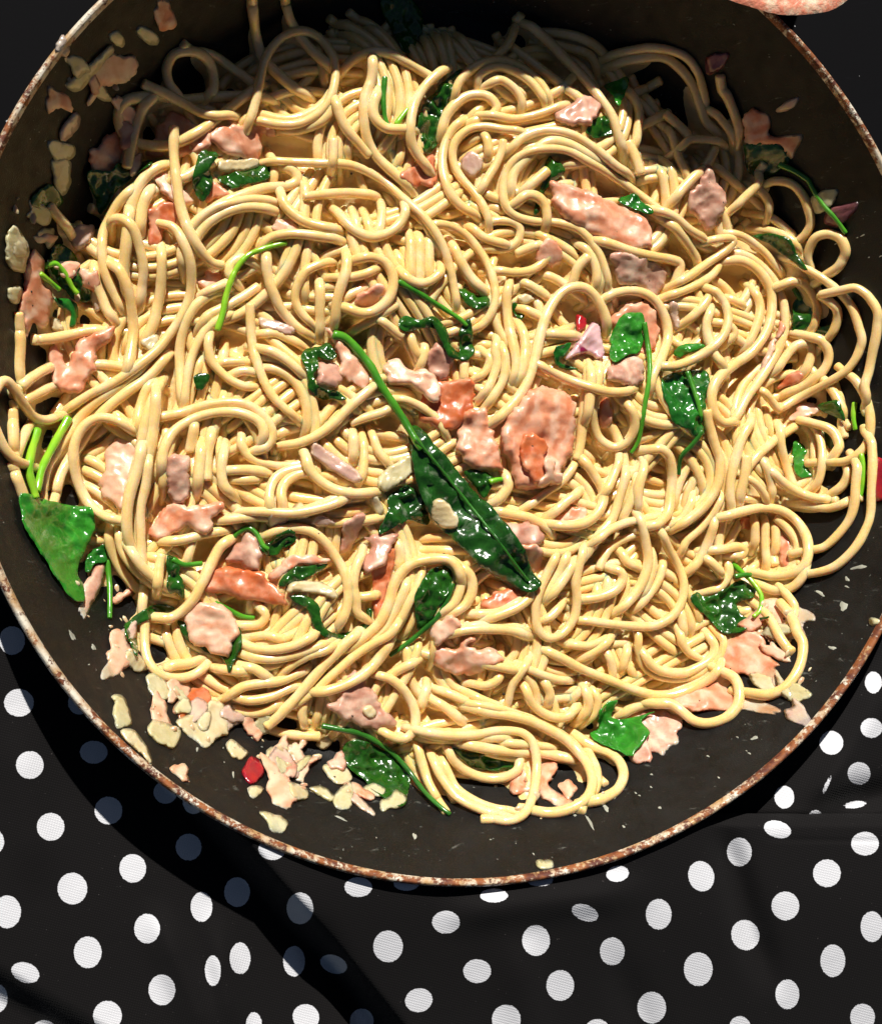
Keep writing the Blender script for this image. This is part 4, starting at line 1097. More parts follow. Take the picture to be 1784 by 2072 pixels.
SPLASH = """44:1390,155,22,16 44:1550,265,22,32 44:1320,510,70,18,45 44:1240,410,16,40 44:790,850,36,10,-30 44:660,845,8,8 44:730,950,6,6 44:430,990,10,8 44:820,1005,14,10 44:1010,940,26,12,-20
44:1500,175,20,12 44:1440,260,14,40 44:60,1390,12,8 43:1330,1390,20,30 43:1205,1500,14,50 43:1560,1275,8,8 43:1590,1295,10,6 43:1750,1385,8,6 43:1680,1230,8,8 41:725,150,16,30,-30
41:690,285,8,6 41:560,60,16,50,-30 42:670,1605,14,8 42:960,1470,60,8,25 42:1530,1610,20,20 42:130,1130,10,24 34:1480,1450,20,50,20 34:1300,1350,14,36,-20 34:1600,1150,50,16,-20 34:1500,1240,10,26"""

# ------------------------------------------------------------------ height map of the heap: things are laid down one after another
G0, GS, GN = -1110.0, 3.0, 741
gax = G0 + GS * np.arange(GN)
GX, GY = np.meshgrid(gax, gax)            # [iy, ix]
H = pan_z(np.hypot(GX, GY))
H = np.where(np.hypot(GX, GY) > 1035, -430.0, np.minimum(H, 2.0))
HPAN = H.copy()

def hsamp(A, x, y):
    fx = np.clip((np.asarray(x) - G0) / GS, 0, GN - 1.001); fy = np.clip((np.asarray(y) - G0) / GS, 0, GN - 1.001)
    ix, iy = fx.astype(int), fy.astype(int); tx_, ty_ = fx - ix, fy - iy
    return (A[iy, ix] * (1 - tx_) * (1 - ty_) + A[iy, ix + 1] * tx_ * (1 - ty_) + A[iy + 1, ix] * (1 - tx_) * ty_ + A[iy + 1, ix + 1] * tx_ * ty_)

def seg_dist(x, y, poly, closed=True):
    P = np.asarray(poly); Q = np.roll(P, -1, 0) if closed else P[1:]
    if not closed: P = P[:-1]
    d = np.full(np.shape(x), 1e9)
    for (ax, ay), (bx, by) in zip(P, Q):
        vx, vy = bx - ax, by - ay; L = vx * vx + vy * vy + 1e-9
        t_ = np.clip(((x - ax) * vx + (y - ay) * vy) / L, 0, 1)
        d = np.minimum(d, np.hypot(x - ax - t_ * vx, y - ay - t_ * vy))
    return d
def in_poly(x, y, poly):
    P = np.asarray(poly); Q = np.roll(P, -1, 0)
    c = np.zeros(np.shape(x), bool)
    for (ax, ay), (bx, by) in zip(P, Q):
        if ay == by: continue
        c ^= ((ay > y) != (by > y)) & (x < (bx - ax) * (y - ay) / (by - ay) + ax)
    return c
def box_blur(A, k, n=2):
    for _ in range(n):
        for ax in (0, 1):
            p = np.pad(A, [(k + 1, k) if a == ax else (0, 0) for a in (0, 1)], mode='edge')
            c = np.cumsum(p, ax)
            A = (np.take(c, range(2 * k + 1, c.shape[ax]), ax) - np.take(c, range(0, c.shape[ax] - 2 * k - 1), ax)) / (2 * k + 1)
    return A

def rank(A, k, fn):
    out = A.copy()
    for ax in (0, 1):
        cur = out.copy()
        for s in range(1, k + 1):
            cur = fn(cur, fn(np.roll(out, s, ax), np.roll(out, -s, ax)))
        out = cur
    return out

HEAP = np.array([(15, 760), (60, 500), (110, 390), (230, 200), (330, 110), (560, 20), (900, -30), (1250, 20), (1450, 120), (1540, 300), (1690, 470), (1760, 620),
                 (1745, 950), (1700, 1080), (1610, 1170), (1600, 1390), (1470, 1470), (1280, 1550), (1220, 1630), (1040, 1655), (820, 1620), (640, 1550), (460, 1470),
                 (300, 1370), (215, 1240), (70, 1170), (20, 900)], float)
hx, hy = unproj(HEAP[:, 0], HEAP[:, 1], np.full(len(HEAP), -290.0))
hr = np.hypot(hx, hy); k_ = np.minimum(1, 920 / hr); hx, hy = hx * k_, hy * k_
HEAPW = np.stack([hx, hy], -1)
Dh = seg_dist(GX, GY, HEAPW) * np.where(in_poly(GX, GY, HEAPW), 1, -1)
H = np.where(Dh > 0, np.maximum(H, -340 + 40 * (1 - np.exp(-np.maximum(Dh, 0) / 190))), H)

def locate(px, py, lift=0.0):
    """walk each picture ray down until it meets what is already there"""
    px = np.asarray(px, float); py = np.asarray(py, float)
    zs = np.arange(40.0, -345.0, -4.0)[:, None]
    x, y = unproj(px[None] + 0 * zs, py[None] + 0 * zs, zs + 0 * px[None])
    hit = zs <= hsamp(H, x, y) + lift
    k = np.where(hit.any(0), hit.argmax(0), len(zs) - 1)
    z = zs[k, 0]
    x, y = unproj(px, py, z)
    return x, y, z

def stamp_tube(x, y, z, rad):
    k = int(np.max(rad) / GS) + 2
    for xi, yi, zi, ri in zip(x, y, z, rad if np.ndim(rad) else np.full(len(x), rad)):
        ix, iy = int(round((xi - G0) / GS)), int(round((yi - G0) / GS))
        if ix < k or iy < k or ix >= GN - k or iy >= GN - k: continue
        sl = (slice(iy - k, iy + k + 1), slice(ix - k, ix + k + 1))
        q = ri * ri - (GX[sl] - xi) ** 2 - (GY[sl] - yi) ** 2
        top = zi + np.sqrt(np.maximum(q, 0)) * 0.85
        H[sl] = np.where(q > 0, np.maximum(H[sl], top), H[sl])

def tube_mesh(P, rad, ns=10, caps=True):
    """P: n x 3 centre line in units -> verts (m), faces (quads as list)"""
    P = np.asarray(P, float); n = len(P)
    T = np.gradient(P, axis=0); T /= np.linalg.norm(T, axis=1)[:, None] + 1e-9
    S = np.cross(T, [0, 0, 1.0]); S /= np.linalg.norm(S, axis=1)[:, None] + 1e-9
    B = np.cross(S, T)
    rad = np.broadcast_to(rad, (n,)).astype(float)
    ends = [(0, -1, 0.62, rad[0] * 0.34), (0, -1, 0.9, rad[0] * 0.2)], [(n - 1, 1, 0.9, rad[-1] * 0.2), (n - 1, 1, 0.62, rad[-1] * 0.34)]
    C, R, SS, BB = list(P), list(rad), list(S), list(B)
    pre = [(P[i] + T[i] * s * off, rad[i] * f, S[i], B[i]) for i, s, f, off in ends[0]]
    post = [(P[i] + T[i] * s * off, rad[i] * f, S[i], B[i]) for i, s, f, off in ends[1]]
    rows = pre + list(zip(C, R, SS, BB)) + post
    a = np.linspace(0, 2 * np.pi, ns, endpoint=False)
    ca, sa = np.cos(a)[:, None], np.sin(a)[:, None]
    V = [c + r * (ca * s + sa * b) for c, r, s, b in rows]
    V = np.concatenate(V + [rows[0][0][None], rows[-1][0][None]])
    m_ = len(rows); i = np.arange(m_ * ns).reshape(m_, ns); j = np.roll(i, -1, 1)
    F = [tuple(f) for f in np.stack([i[:-1], j[:-1], j[1:], i[1:]], -1).reshape(-1, 4)]
    c0, c1 = m_ * ns, m_ * ns + 1
    F += [(c0, int(j[0, q]), int(i[0, q])) for q in range(ns)] + [(c1, int(i[-1, q]), int(j[-1, q])) for q in range(ns)]
    return to_m(V[:, 0], V[:, 1], V[:, 2]), F

def lay_strand(px, py, rad, cut, sink=0.82, dive=44.0, world=False):
    """rest a strand on whatever lies below it; returns its centre line"""
    if world: x, y, z = px, py, None
    else: x, y, z = locate(px, py, rad)
    for it in range(5):
        dx, dy = np.gradient(x), np.gradient(y); L = np.hypot(dx, dy) + 1e-9
        nx, ny = -dy / L, dx / L
        hs = (2 * hsamp(H, x, y) + hsamp(H, x + nx * rad * .55, y + ny * rad * .55) + hsamp(H, x - nx * rad * .55, y - ny * rad * .55)) / 4
        need = hs + rad * sink
        mx = np.array([need[max(0, i - 4):i + 5].max() for i in range(len(need))])
        z2 = gsmooth(mx, 6.0)
        z2 = np.maximum(z2, need - 0.45 * rad)
        z2 = gsmooth(z2, 3.5)
        if world: z = z2; break
        z = 0.5 * z + 0.5 * z2
        x, y = unproj(px, py, z)
    s = np.r_[0, np.cumsum(np.hypot(np.diff(x), np.diff(y)))]
    ln = min(46.0, s[-1] * 0.35)
    if cut[0] != 'c': z = z - dive * np.clip(1 - s / ln, 0, 1) ** 1.6
    if cut[1] != 'c': z = z - dive * np.clip(1 - (s[-1] - s) / ln, 0, 1) ** 1.6
    z = np.maximum(z, hsamp(HPAN, x, y) + rad * 0.8)
    return x, y, z

# ------------------------------------------------------------------ buried strands (one mass, only glimpsed)
BV, BF, nb = [], [], 0
placed = 0
MOUND = H.copy()
while placed < 560:
    ca_, cr_ = rng.uniform(0, 2 * np.pi, 10), 900 * np.sqrt(rng.uniform(0, 1, 10))
    cov = hsamp(H, cr_ * np.cos(ca_), cr_ * np.sin(ca_)) - hsamp(MOUND, cr_ * np.cos(ca_), cr_ * np.sin(ca_))
    cov = np.where(in_poly(cr_ * np.cos(ca_), cr_ * np.sin(ca_), HEAPW * 0.97), cov, 1e9)
    q = int(np.argmin(cov)); cx_, cy_ = cr_[q] * math.cos(ca_[q]), cr_[q] * math.sin(ca_[q])
    if not in_poly(np.array([cx_]), np.array([cy_]), HEAPW * 0.97)[0]: continue
    ang = rng.uniform(0, 2 * np.pi); kap = rng.uniform(-1, 1) / 150
    pts = [(cx_, cy_)]
    for _ in range(int(rng.uniform(12, 26))):
        kap += rng.uniform(-1, 1) / 420; kap = max(-1 / 70, min(1 / 70, kap)); ang += kap * 26
        nxt = (pts[-1][0] + 26 * math.cos(ang), pts[-1][1] + 26 * math.sin(ang))
        if not in_poly(np.array([nxt[0]]), np.array([nxt[1]]), HEAPW * 0.95)[0]: break
        pts.append(nxt)
    if len(pts) < 6: continue
    c0 = curve(pts, 7)
    tn = np.gradient(c0, axis=0); tn /= np.linalg.norm(tn, axis=1)[:, None] + 1e-9
    nb_ = int(rng.choice([1, 2, 3, 4]))
    for q in range(nb_):
        off = (q - (nb_ - 1) / 2) * 22.0 + 4 * np.sin(np.linspace(0, 5, len(c0)) + q * 2)
        c = c0 + np.stack([-tn[:, 1], tn[:, 0]], -1) * off[:, None]
        a_, b_ = sorted(rng.integers(0, max(2, len(c) // 5), 2)); c = c[a_:len(c) - b_]
        rad = rng.uniform(10.6, 12.0)
        x, y, z = lay_strand(c[:, 0], c[:, 1], rad, '--', sink=0.35, world=True)
        stamp_tube(x, y, z, np.full(len(x), rad))
        V, F = tube_mesh(np.stack([x, y, z], -1), rad, 8)
        BV.append(V); BF += [tuple(int(q_) + nb for q_ in f) for f in F]; nb += len(V); placed += 1
ob = mesh_obj('buried_spaghetti', np.concatenate(BV), BF, M['pasta'])
tag(ob, 'mass of spaghetti buried under the visible strands', 'spaghetti', kind='stuff')

# ------------------------------------------------------------------ food pieces
def fbm(x, y, sc, seed, oct_=3):
    out = np.zeros(len(x))
    for i, (a, b) in enumerate(zip(x, y)):
        v, amp, s = 0.0, 1.0, sc
        for k in range(oct_):
            v += amp * noise.noise((a / s + seed * 3.7, b / s - seed * 1.3, seed * 0.7 + k)); amp *= 0.5; s *= 0.5
        out[i] = v
    return out

def outline(pts, kind, step):
    if kind == 'onion':
        P = np.vstack([pts, pts[:1]])
        # cut corners a little
        Q = []
        for i in range(len(pts)):
            a, b, c = pts[i - 1], pts[i], pts[(i + 1) % len(pts)]
            Q += [b + (a - b) * 0.22, b + (c - b) * 0.22]
        Q = np.array(Q); c = curve(Q, step, closed=True)[:-1]
    else:
        c = curve(pts, step, closed=True)[:-1]
    return c

def piece(kind, mat, T, px_pts, label_name, seed, lv=0):
    step = {'salmon': 5.0, 'onion': 4.5, 'spinach': 5.0}[kind]
    x0, y0, z0 = locate(px_pts[:, 0], px_pts[:, 1])
    zc = float(np.median(z0))
    x0, y0 = unproj(px_pts[:, 0], px_pts[:, 1], 0.5 * z0 + 0.5 * zc + T * 0.4)
    B = outline(np.stack([x0, y0], -1), kind, step)
    j = {'salmon': 9.0, 'onion': 3.4, 'spinach': 4.0}[kind]
    th_ = fbm(B[:, 0], B[:, 1], 22, seed, 4) * j
    ctr = B.mean(0); dv = B - ctr; dv /= np.linalg.norm(dv, axis=1)[:, None] + 1e-9
    B = B + dv * th_[:, None]
    lo, hi = B.min(0), B.max(0)
    sp = max(5.0, math.sqrt((hi - lo).prod() / 900.0))
    ax, ay = np.meshgrid(np.arange(lo[0], hi[0], sp), np.arange(lo[1], hi[1], sp * 0.87))
    ax[1::2] += sp * 0.5
    ax, ay = ax.ravel() + rng.uniform(-.2, .2, ax.size) * sp, ay.ravel() + rng.uniform(-.2, .2, ay.size) * sp
    keep = in_poly(ax, ay, B) & (seg_dist(ax, ay, B) > sp * 0.45)
    ax, ay = ax[keep], ay[keep]
    pts2 = [Vector((float(a), float(b))) for a, b in np.vstack([B, np.stack([ax, ay], -1)])]
    nB = len(B)
    res = geometry.delaunay_2d_cdt(pts2, [], [list(range(nB))], 1, 1e-4)
    vx = np.array([v.x for v in res[0]]); vy = np.array([v.y for v in res[0]])
    tris = [list(f) for f in res[2] if len(f) == 3]
    d = seg_dist(vx, vy, B)
    onb = d < 0.05
    # support surface: a plane through what lies below plus a share of its relief
    hb = hsamp(HB, vx, vy)
    A = np.stack([vx - ctr[0], vy - ctr[1], np.ones_like(vx)], -1)
    co = np.linalg.lstsq(A, hb, rcond=None)[0]
    slope = math.hypot(co[0], co[1])
    cap = 0.45 if kind == 'spinach' else 0.9
    if slope > cap: co[:2] *= cap / slope
    plane = A @ co
    follow = {'salmon': 0.35, 'onion': 0.55, 'spinach': 0.75}[kind]
    lift = np.percentile(hb - plane, 55) * (1 - follow)
    base = plane + follow * (hb - plane) + lift
    hpan = hsamp(HPAN, vx, vy)
    if kind == 'spinach':
        n1 = fbm(vx, vy, 42, seed, 2); n2 = fbm(vx, vy, 19, seed + 5, 1)
        wr = 24 * (0.45 - np.abs(n1)) + 9 * (0.4 - np.abs(n2))
        edge_ = np.exp(-d / 9.0) * 12 * fbm(vx, vy, 40, seed + 9, 2)
        mid = base + 9 + wr * np.clip(d / 10, 0.25, 1) + edge_
        raw = hsamp(HM, vx, vy)
        mid = np.maximum(mid, raw + 2.5) if lv > 2.25 else mid
        if lv > 4.15: mid = mid + 13
        mid = np.maximum(mid, hpan + 3)
        top, bot = mid + 1.6, mid - 1.6
    else:
        w = max(3.5, T * (0.3 if kind == 'salmon' else 0.22))
        prof = np.sqrt(np.clip(1 - (1 - np.clip(d / w, 0, 1)) ** 2, 0, 1))
        if kind == 'salmon':
            big = fbm(vx, vy, 70, seed, 2); med = fbm(vx, vy, 22, seed + 3, 3)
            rid = np.abs(fbm(vx, vy, 34, seed + 7, 2))
            ang_ = seed * 1.7; uu = vx * math.cos(ang_) + vy * math.sin(ang_) + 30 * fbm(vx, vy, 60, seed + 4, 2)
            saw = (uu / (17 + seed % 9)) % 1.0
            flake = np.minimum(saw / 0.82, (1 - saw) / 0.18)
            t = T * prof * 0.42 + (min(9, T * .3) * big + 1.8 * med - min(7, T * .2) * rid + 1.3 * flake) * prof
            b = -0.34 * T * prof
        else:
            t = T * prof * (0.7 + 0.15 * fbm(vx, vy, 26, seed, 2)) + 5 * fbm(vx, vy, 45, seed + 2, 1)
            b = -0.35 * T * prof + 5 * fbm(vx, vy, 45, seed + 2, 1)
        z00 = base + T * 0.34
        top = np.maximum(z00 + t, hpan + 2.5); bot = np.maximum(z00 + b, hpan + 0.8)
        top = np.where(onb, z00 + 0.1 * T, top); top = np.maximum(top, hpan + 1.2)
        bot = np.minimum(bot, top - 0.4)
    # stamp
    x1, x2 = int((lo[0] - G0) / GS) - 2, int((hi[0] - G0) / GS) + 3
    y1, y2 = int((lo[1] - G0) / GS) - 2, int((hi[1] - G0) / GS) + 3
    gx_, gy_ = GX[y1:y2, x1:x2], GY[y1:y2, x1:x2]
    ins = in_poly(gx_, gy_, B)
    if ins.any():
        qx, qy = gx_[ins], gy_[ins]
        near = np.argmin((qx[:, None] - vx[None]) ** 2 + (qy[:, None] - vy[None]) ** 2, 1)
        sub = H[y1:y2, x1:x2]; sub[ins] = np.maximum(sub[ins], top[near] - (1 if kind == 'spinach' else 0))
    # mesh: top and bottom skins sharing the outline
    n = len(vx)
    idx2 = np.where(onb & (kind != 'spinach'), np.arange(n), n + np.arange(n))
    V = np.concatenate([np.stack([vx, vy, top], -1), np.stack([vx, vy, bot], -1)])
    F = []
    for f in tris:
        a, b, c = f
        if (vx[b] - vx[a]) * (vy[c] - vy[a]) - (vy[b] - vy[a]) * (vx[c] - vx[a]) < 0: a, b, c = a, c, b
        F.append((a, b, c))
        g = (int(idx2[a]), int(idx2[c]), int(idx2[b]))
        if len(set(g) | {a, b, c}) > 3: F.append(g)
    if kind == 'spinach':
        # close the thin edge
        ed = {}
        for a, b, c in [f for f in F if max(f) < n]:
            for e in ((a, b), (b, c), (c, a)): ed[e] = 1
        for (a, b) in list(ed):
            if (b, a) not in ed: F.append((b, a, n + a)); F.append((b, n + a, n + b))
    # drop unused duplicate verts
    used = sorted({i for f in F for i in f}); remap = {u: k for k, u in enumerate(used)}
    V = V[used]; F = [tuple(remap[i] for i in f) for f in F]
    ob = mesh_obj(label_name, to_m(V[:, 0], V[:, 1], V[:, 2]), F, M[mat])
    return ob, ctr, float(bot.min())

def stem_obj(name, mat, px_pts, rad, lift=0.0):
    c = curve(px_pts, 5)
    x, y, z = lay_strand(c[:, 0], c[:, 1], rad, 'cc', sink=0.75)
    r_ = rad * np.linspace(1.0, 0.78, len(x)) * (1 + 0.05 * np.sin(np.arange(len(x)) * 0.7))
    stamp_tube(x, y, z, r_)
    V, F = tube_mesh(np.stack([x, y, z + lift], -1), r_, 10)
    return mesh_obj(name, V, F, M[mat]), (x[0], y[0], float(z.min()))

CATS = {'salmon': ('salmon_piece', 'salmon', 'salmon pieces through the pasta'), 'onion': ('onion_piece', 'onion', 'cooked onion scraps'),
        'spinach': ('spinach_leaf', 'spinach', 'wilted spinach leaves'), 'stem': ('spinach_stalk', 'spinach', 'wilted spinach leaves')}
ITEMS = []
for ln in STRANDS.strip().splitlines():
    tl, lv, cut, rest = ln.split(' ', 3)
    ITEMS.append((float(lv), len(ITEMS), 'strand', (tile_pts(tl, rest), cut)))
for ln in PIECES.strip().splitlines():
    kind, mat, lv, T, tl, pts, lab = ln.split('|')
    ITEMS.append((float(lv) + 0.01, len(ITEMS), kind, (mat, float(T), tile_pts(tl, pts), lab)))
STOP = {'with', 'under', 'beside', 'below', 'behind', 'between', 'at', 'in', 'on', 'above', 'near', 'left', 'right', 'crossed', 'lying', 'beneath', 'inside', 'stuck', 'wedged',
        'tucked', 'held', 'sitting', 'standing', 'poking', 'hanging', 'sunk', 'touching', 'against', 'cradled', 'across', 'curving', 'along', 'ending', 'over', 'low', 'high',
        'from', 'round', 'wrapping', 'sheltered', 'seen', 'deep', 'to', 'alone', 'by', 'hugged', 'next', 'sticking', 'arching', 'of', 'trailing'}
SHORTS = []
for _, _, kd, dt in ITEMS:
    if kd in ('salmon', 'onion', 'spinach'):
        w_ = dt[3].split('~')[0].replace(',', ' ,').split(); out_ = []
        for q in w_:
            if (q in STOP and out_) or q == ',': break
            out_.append(q)
        if len(out_) >= 3: SHORTS.append((dt[2][:, 0].mean(), dt[2][:, 1].mean(), ' '.join(out_)))
ITEMS.sort(key=lambda t_: (t_[0], t_[1]))

HB = box_blur(H, 4); HM = H
since = 0
for lv, seq, kind, data in ITEMS:
    if kind == 'strand':
        pts, cut = data
        if cut[0] != 'c': pts = np.vstack([pts[0] + (pts[0] - pts[1]) / np.hypot(*(pts[0] - pts[1])) * 24, pts])
        if cut[1] != 'c': pts = np.vstack([pts, pts[-1] + (pts[-1] - pts[-2]) / np.hypot(*(pts[-1] - pts[-2])) * 24])
        c = curve(pts, 5)
        rad = float(rng.uniform(9.9, 12.2))
        x, y, z = lay_strand(c[:, 0], c[:, 1], rad, cut)
        if len(x) > 12:
            k = np.arange(len(x)); rv = rad * (1 + 0.045 * np.sin(k * 0.13 + seq) + 0.03 * np.sin(k * 0.41 + 2 * seq))
        else: rv = np.full(len(x), rad)
        stamp_tube(x, y, z, rv)
        V, F = tube_mesh(np.stack([x, y, z], -1), rv, 12)
        ob = mesh_obj('spaghetti_strand', V, F, M['pasta'])
        dth = np.unwrap(np.arctan2(np.gradient(y), np.gradient(x))); turn = abs(dth[-1] - dth[0])
        shape, grp = (('cut-ended', 'spaghetti strands with a cut end') if 'c' in cut else ('looping', 'looped spaghetti strands') if turn > 3.4 else
                      ('arching', 'arching spaghetti strands') if turn > 1.4 else ('gently curved', 'gently curved spaghetti strands') if turn > 0.5 else
                      ('straight', 'straight spaghetti strands'))
        mid_ = c[len(c) // 2]
        near = min(SHORTS, key=lambda q: min((q[0] - p[0]) ** 2 + (q[1] - p[1]) ** 2 for p in (mid_, c[len(c) // 4], c[3 * len(c) // 4])))
        tag(ob, '%s creamy spaghetti strand near the %s' % (shape, near[2]), 'spaghetti', grp)
        since += 1
        continue
    if since: HB = box_blur(H, 4); HM = box_blur(rank(H, 2, np.maximum), 2, 1); since = 0
    mat, T, pts, lab = data
    nm, cat, grp = CATS[kind]
    lab, *stems = [s.strip() for s in lab.split('~')]
    if kind == 'stem':
        ob, _ = stem_obj(nm, mat, pts, T * 0.8)
        tag(ob, lab, cat, grp); since += 1
        continue
    if kind == 'spinach' and stems:
        ob, ctr, zb = piece(kind, mat, T, pts, 'leaf', seq, lv)
        root = empty(nm, (ctr[0] * U, ctr[1] * U, (zb - TABLE) * U))
        keep_parent(ob, root)
        for st in stems:
            sm, tl, sp_, *ov = st.split(':')
            rad = 10.5 if 'thick stem' in lab else 9.5 if 'twin' in lab else 6.5
            if ov: rad = float(ov[0])
            so, _ = stem_obj('midrib' if ov else 'stem', sm, tile_pts(tl, sp_), rad)
            keep_parent(so, root)
        tag(root, lab, cat, grp)
    else:
        ob, ctr, zb = piece(kind, mat, T, pts, nm, seq, lv)
        tag(ob, lab, cat, grp)
    since += 1

# small scraps clumped along the heap's lower edge and on the shaded wall
HB = box_blur(H, 4); HM = H
SCRAPS = [(225, 1300, 470, 1480, 6), (330, 1400, 640, 1560, 11), (520, 1500, 800, 1630, 9), (110, 80, 300, 330, 7), (40, 400, 190, 620, 6), (1520, 1230, 1610, 1440, 6)]
for si, (x1, y1, x2, y2, n_s) in enumerate(SCRAPS):
    for q in range(n_s):
        t_ = (q + rng.uniform(0.1, 0.9)) / n_s
        cx_, cy_ = x1 + (x2 - x1) * t_ + rng.normal(0, 17), y1 + (y2 - y1) * t_ + rng.normal(0, 17)
        a0, s1, s2 = rng.uniform(0, 3.1), rng.uniform(17, 38), rng.uniform(11, 24)
        an = np.linspace(0, 2 * np.pi, 10)[:-1] + rng.uniform(-.15, .15, 9); rr_ = rng.uniform(0.55, 1.35, 9)
        u, v = s1 * np.cos(an) * rr_, s2 * np.sin(an) * rr_
        pp = np.stack([cx_ + u * math.cos(a0) - v * math.sin(a0), cy_ + u * math.sin(a0) + v * math.cos(a0)], -1)
        kd = 'salmon' if rng.uniform() < 0.45 else 'onion'
        mt = str(rng.choice(['pale', 'salmon', 'grey'] if kd == 'salmon' else ['cream', 'onion', 'pink']))
        ob, ctr, zb = piece(kd, mt, rng.uniform(12, 20) if kd == 'salmon' else rng.uniform(6, 10), pp, CATS[kd][0], 900 + si * 40 + q)
        place = ['beside the heap by bare pan', 'clumped under the lower left strands', 'clumped beside the lower round leaf', 'stuck on the shaded pan wall',
                 'against the pan wall by curled spinach', 'at the foot of the flaked salmon heap'][si]
        tag(ob, 'small cream soaked %s scrap %s' % ({'salmon': 'salmon', 'onion': 'onion'}[kd], place), CATS[kd][1], 'small %s scraps around the heap' % kd)
        HB = box_blur(H, 4) if q % 4 == 3 else HB

# ------------------------------------------------------------------ cream sauce clinging between the strands
close = rank(rank(H, 2, np.maximum), 2, np.minimum)
S = np.minimum(box_blur(close, 1) - 15.0, close - 13.0)
S = np.minimum(S, box_blur(H, 5) - 17.0)
S = box_blur(S, 1)
fade = np.clip((Dh - 6) / 30, 0, 1)
S = np.where(fade > 0, HPAN - 6 + (S - HPAN + 6) * fade, HPAN - 6)
sub = slice(0, GN, 2)
sx_, sy_, sz_ = GX[sub, sub], GY[sub, sub], S[sub, sub]
n_ = sx_.shape[0]
F = grid_faces(n_, n_)[:, ::-1]
ok = (Dh[sub, sub].ravel() > 0)
F = F[ok[F].all(1)]
used = np.unique(F); rm = np.full(n_ * n_, -1); rm[used] = np.arange(len(used))
ob = mesh_obj('cream_sauce', to_m(sx_, sy_, sz_).reshape(-1, 3)[used], rm[F], M['sauce'])
tag(ob, 'pale cream sauce pooled and clinging between the spaghetti', 'sauce', kind='stuff')

# ------------------------------------------------------------------ crumbs of onion and fish stuck in cream round the heap's edge
SV, SF = [], []
def lump(x, y, z, a, b, h, ang):
    base = len(SV); nn = 10; w = rng.uniform(0.65, 1.2, nn); w = (w + np.roll(w, 1)) / 2
    for q, hh in ((1.0, 0.0), (0.8, 0.7), (0.4, 1.0)):
        for k in range(nn):
            t_ = k * 2 * math.pi / nn; u, v = a * q * w[k] * math.cos(t_), b * q * w[k] * math.sin(t_)
            SV.append((x + u * math.cos(ang) - v * math.sin(ang), y + u * math.sin(ang) + v * math.cos(ang), z + h * hh * rng.uniform(.8, 1.2)))
    SV.append((x, y, z + h))
    for r_ in range(2):
        for k in range(nn): SF.append((base + r_ * nn + k, base + r_ * nn + (k + 1) % nn, base + (r_ + 1) * nn + (k + 1) % nn, base + (r_ + 1) * nn + k))
    for k in range(nn): SF.append((base + 2 * nn + k, base + 2 * nn + (k + 1) % nn, base + 3 * nn))
CRUMB = [(230, 1360, 330, 1470, 4), (330, 1440, 640, 1580, 9), (480, 1520, 780, 1640, 8), (90, 60, 330, 330, 7), (20, 380, 200, 640, 6), (1560, 1230, 1640, 1440, 14),
         (1000, 1620, 1290, 1660, 10), (180, 1180, 330, 1340, 16)]
for x1, y1, x2, y2, n_c in CRUMB:
    for _ in range(n_c):
        t_ = rng.uniform(0, 1); qx, qy = x1 + (x2 - x1) * t_ + rng.normal(0, 26), y1 + (y2 - y1) * t_ + rng.normal(0, 26)
        x, y, z = locate(np.array([qx]), np.array([qy]), 0.0)
        if math.hypot(x[0], y[0]) > 985: continue
        s = rng.uniform(2.5, 9)
        lump(float(x[0]), float(y[0]), float(z[0]) - 1.0, s * rng.uniform(1, 2.2), s, s * rng.uniform(0.25, 0.5), rng.uniform(0, 3.14))
SV = np.array(SV)
ob = mesh_obj('food_crumbs', to_m(SV[:, 0], SV[:, 1], SV[:, 2]), SF, M['crumb'])
tag(ob, 'crumbs of onion and fish stuck in cream around the heap', 'crumbs', kind='stuff')

# ------------------------------------------------------------------ pepper flecks and dried splashes
V, F = [], []
def fleck(x, y, z, s):
    b = len(V)
    a0 = rng.uniform(0, 6.28)
    for k in range(6):
        a = a0 + k * 1.047; q = s * rng.uniform(0.6, 1.1)
        V.append((x + q * math.cos(a), y + q * math.sin(a), z + rng.uniform(-.3, .3) * s))
    V.append((x, y, z + s * 0.7)); V.append((x, y, z - s * 0.6))
    for k in range(6):
        F.append((b + k, b + (k + 1) % 6, b + 6)); F.append((b + (k + 1) % 6, b + k, b + 7))
for t_ in PEPPER.split():
    tl, p = t_.split(':'); q = tile_pts(tl, p)
    x, y, z = locate(q[:, 0], q[:, 1], 1.0)
    fleck(float(x[0]), float(y[0]), float(z[0]), rng.uniform(2.6, 4.2))
for _ in range(170):
    q = (rng.uniform(60, 1720), rng.uniform(150, 1620))
    x, y, z = locate(np.array([q[0]]), np.array([q[1]]), 0.6)
    if hsamp(Dh, x, y)[0] < 20: continue
    fleck(float(x[0]), float(y[0]), float(z[0]), rng.uniform(0.9, 2.2))
V = np.array(V)
ob = mesh_obj('pepper_flecks', to_m(V[:, 0], V[:, 1], V[:, 2]), F, M['pepper'], smooth=False)
tag(ob, 'black pepper flecks scattered over the pasta', 'pepper', kind='stuff')

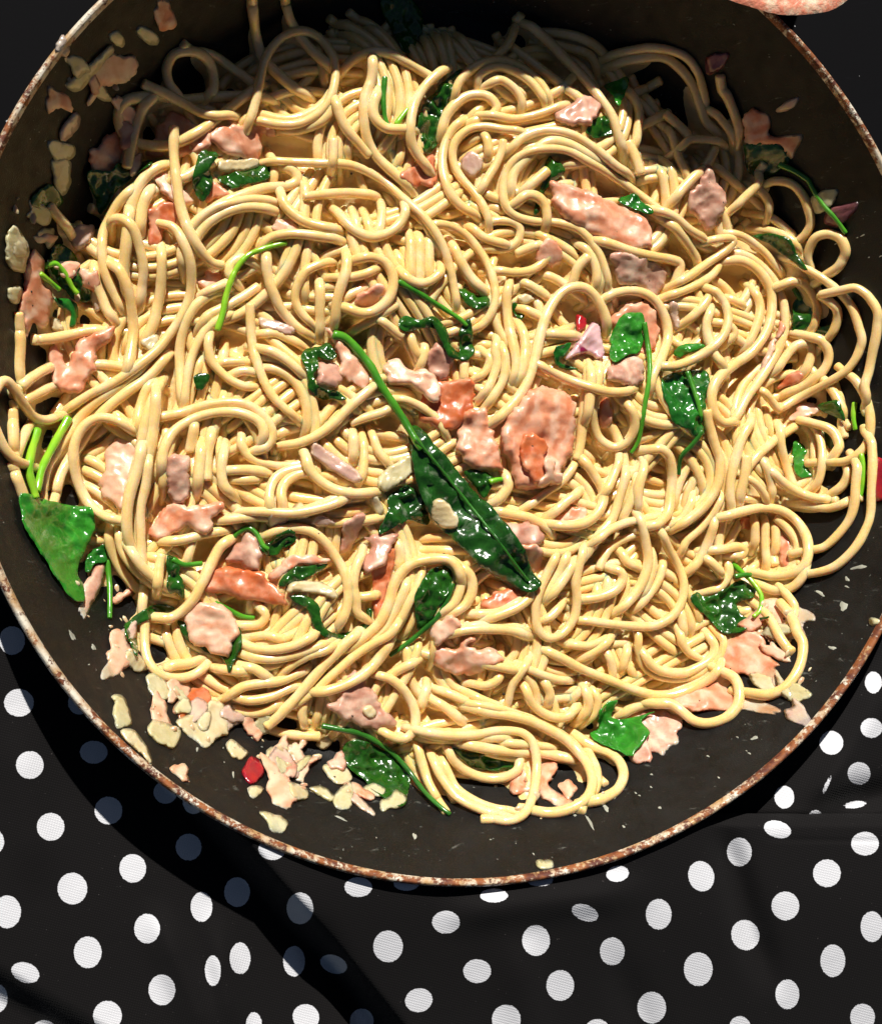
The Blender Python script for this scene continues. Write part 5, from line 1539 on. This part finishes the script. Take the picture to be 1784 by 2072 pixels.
V, F = [], []
def drop(x, y, a, b, ang, hgt=2.2):
    base = len(V)
    for q in (1.0, 0.75, 0.4):
        for k in range(12):
            t_ = k * math.pi / 6; w = 1 + 0.18 * math.sin(3 * t_ + x) + 0.12 * math.sin(5 * t_ + y)
            u, v = a * q * w * math.cos(t_), b * q * w * math.sin(t_)
            X, Y = x + u * math.cos(ang) - v * math.sin(ang), y + u * math.sin(ang) + v * math.cos(ang)
            zz = float(hsamp(HPAN, X, Y)) if math.hypot(X, Y) < 1000 else -20
            V.append((X, Y, zz + 0.5 + hgt * (1 - q * q)))
    zz = float(hsamp(HPAN, x, y)); V.append((x, y, zz + 0.5 + hgt))
    for r_ in range(2):
        for k in range(12):
            F.append((base + r_ * 12 + k, base + r_ * 12 + (k + 1) % 12, base + (r_ + 1) * 12 + (k + 1) % 12, base + (r_ + 1) * 12 + k))
    for k in range(12): F.append((base + 24 + k, base + 24 + (k + 1) % 12, base + 36))
for t_ in SPLASH.split():
    tl, p = t_.split(':'); v = [float(q) for q in p.split(',')]
    ox, oy, kk = TILE[tl]
    zz_ = np.arange(0.0, -345.0, -3.0)
    x, y = unproj(ox + kk * v[0] + 0 * zz_, oy + kk * v[1] + 0 * zz_, zz_)
    hit_ = zz_ <= hsamp(HPAN, x, y)
    if not hit_.any(): continue
    x, y = x[hit_.argmax()], y[hit_.argmax()]
    if math.hypot(x, y) + max(v[2], v[3]) * kk > 985: continue
    drop(float(x), float(y), v[2] * kk * .8, v[3] * kk * .8, -math.radians(v[4] if len(v) > 4 else 0))
for _ in range(110):
    a = rng.uniform(-2.6, 0.4); r_ = rng.uniform(800, 985)
    x, y = r_ * math.cos(a), r_ * math.sin(a)
    if hsamp(Dh, x, y) > -12: continue
    s = rng.uniform(0.7, 2.0) * (1 if rng.uniform() > 0.12 else 2.0)
    drop(x, y, s * rng.uniform(0.8, 1.9), s, rng.uniform(0, 3), 0.9)
V = np.array(V)
ob = mesh_obj('cream_splashes', to_m(V[:, 0], V[:, 1], V[:, 2]), F, M['splash'])
tag(ob, 'dried cream splashes spattered on the bare pan surface', 'sauce', kind='stuff')
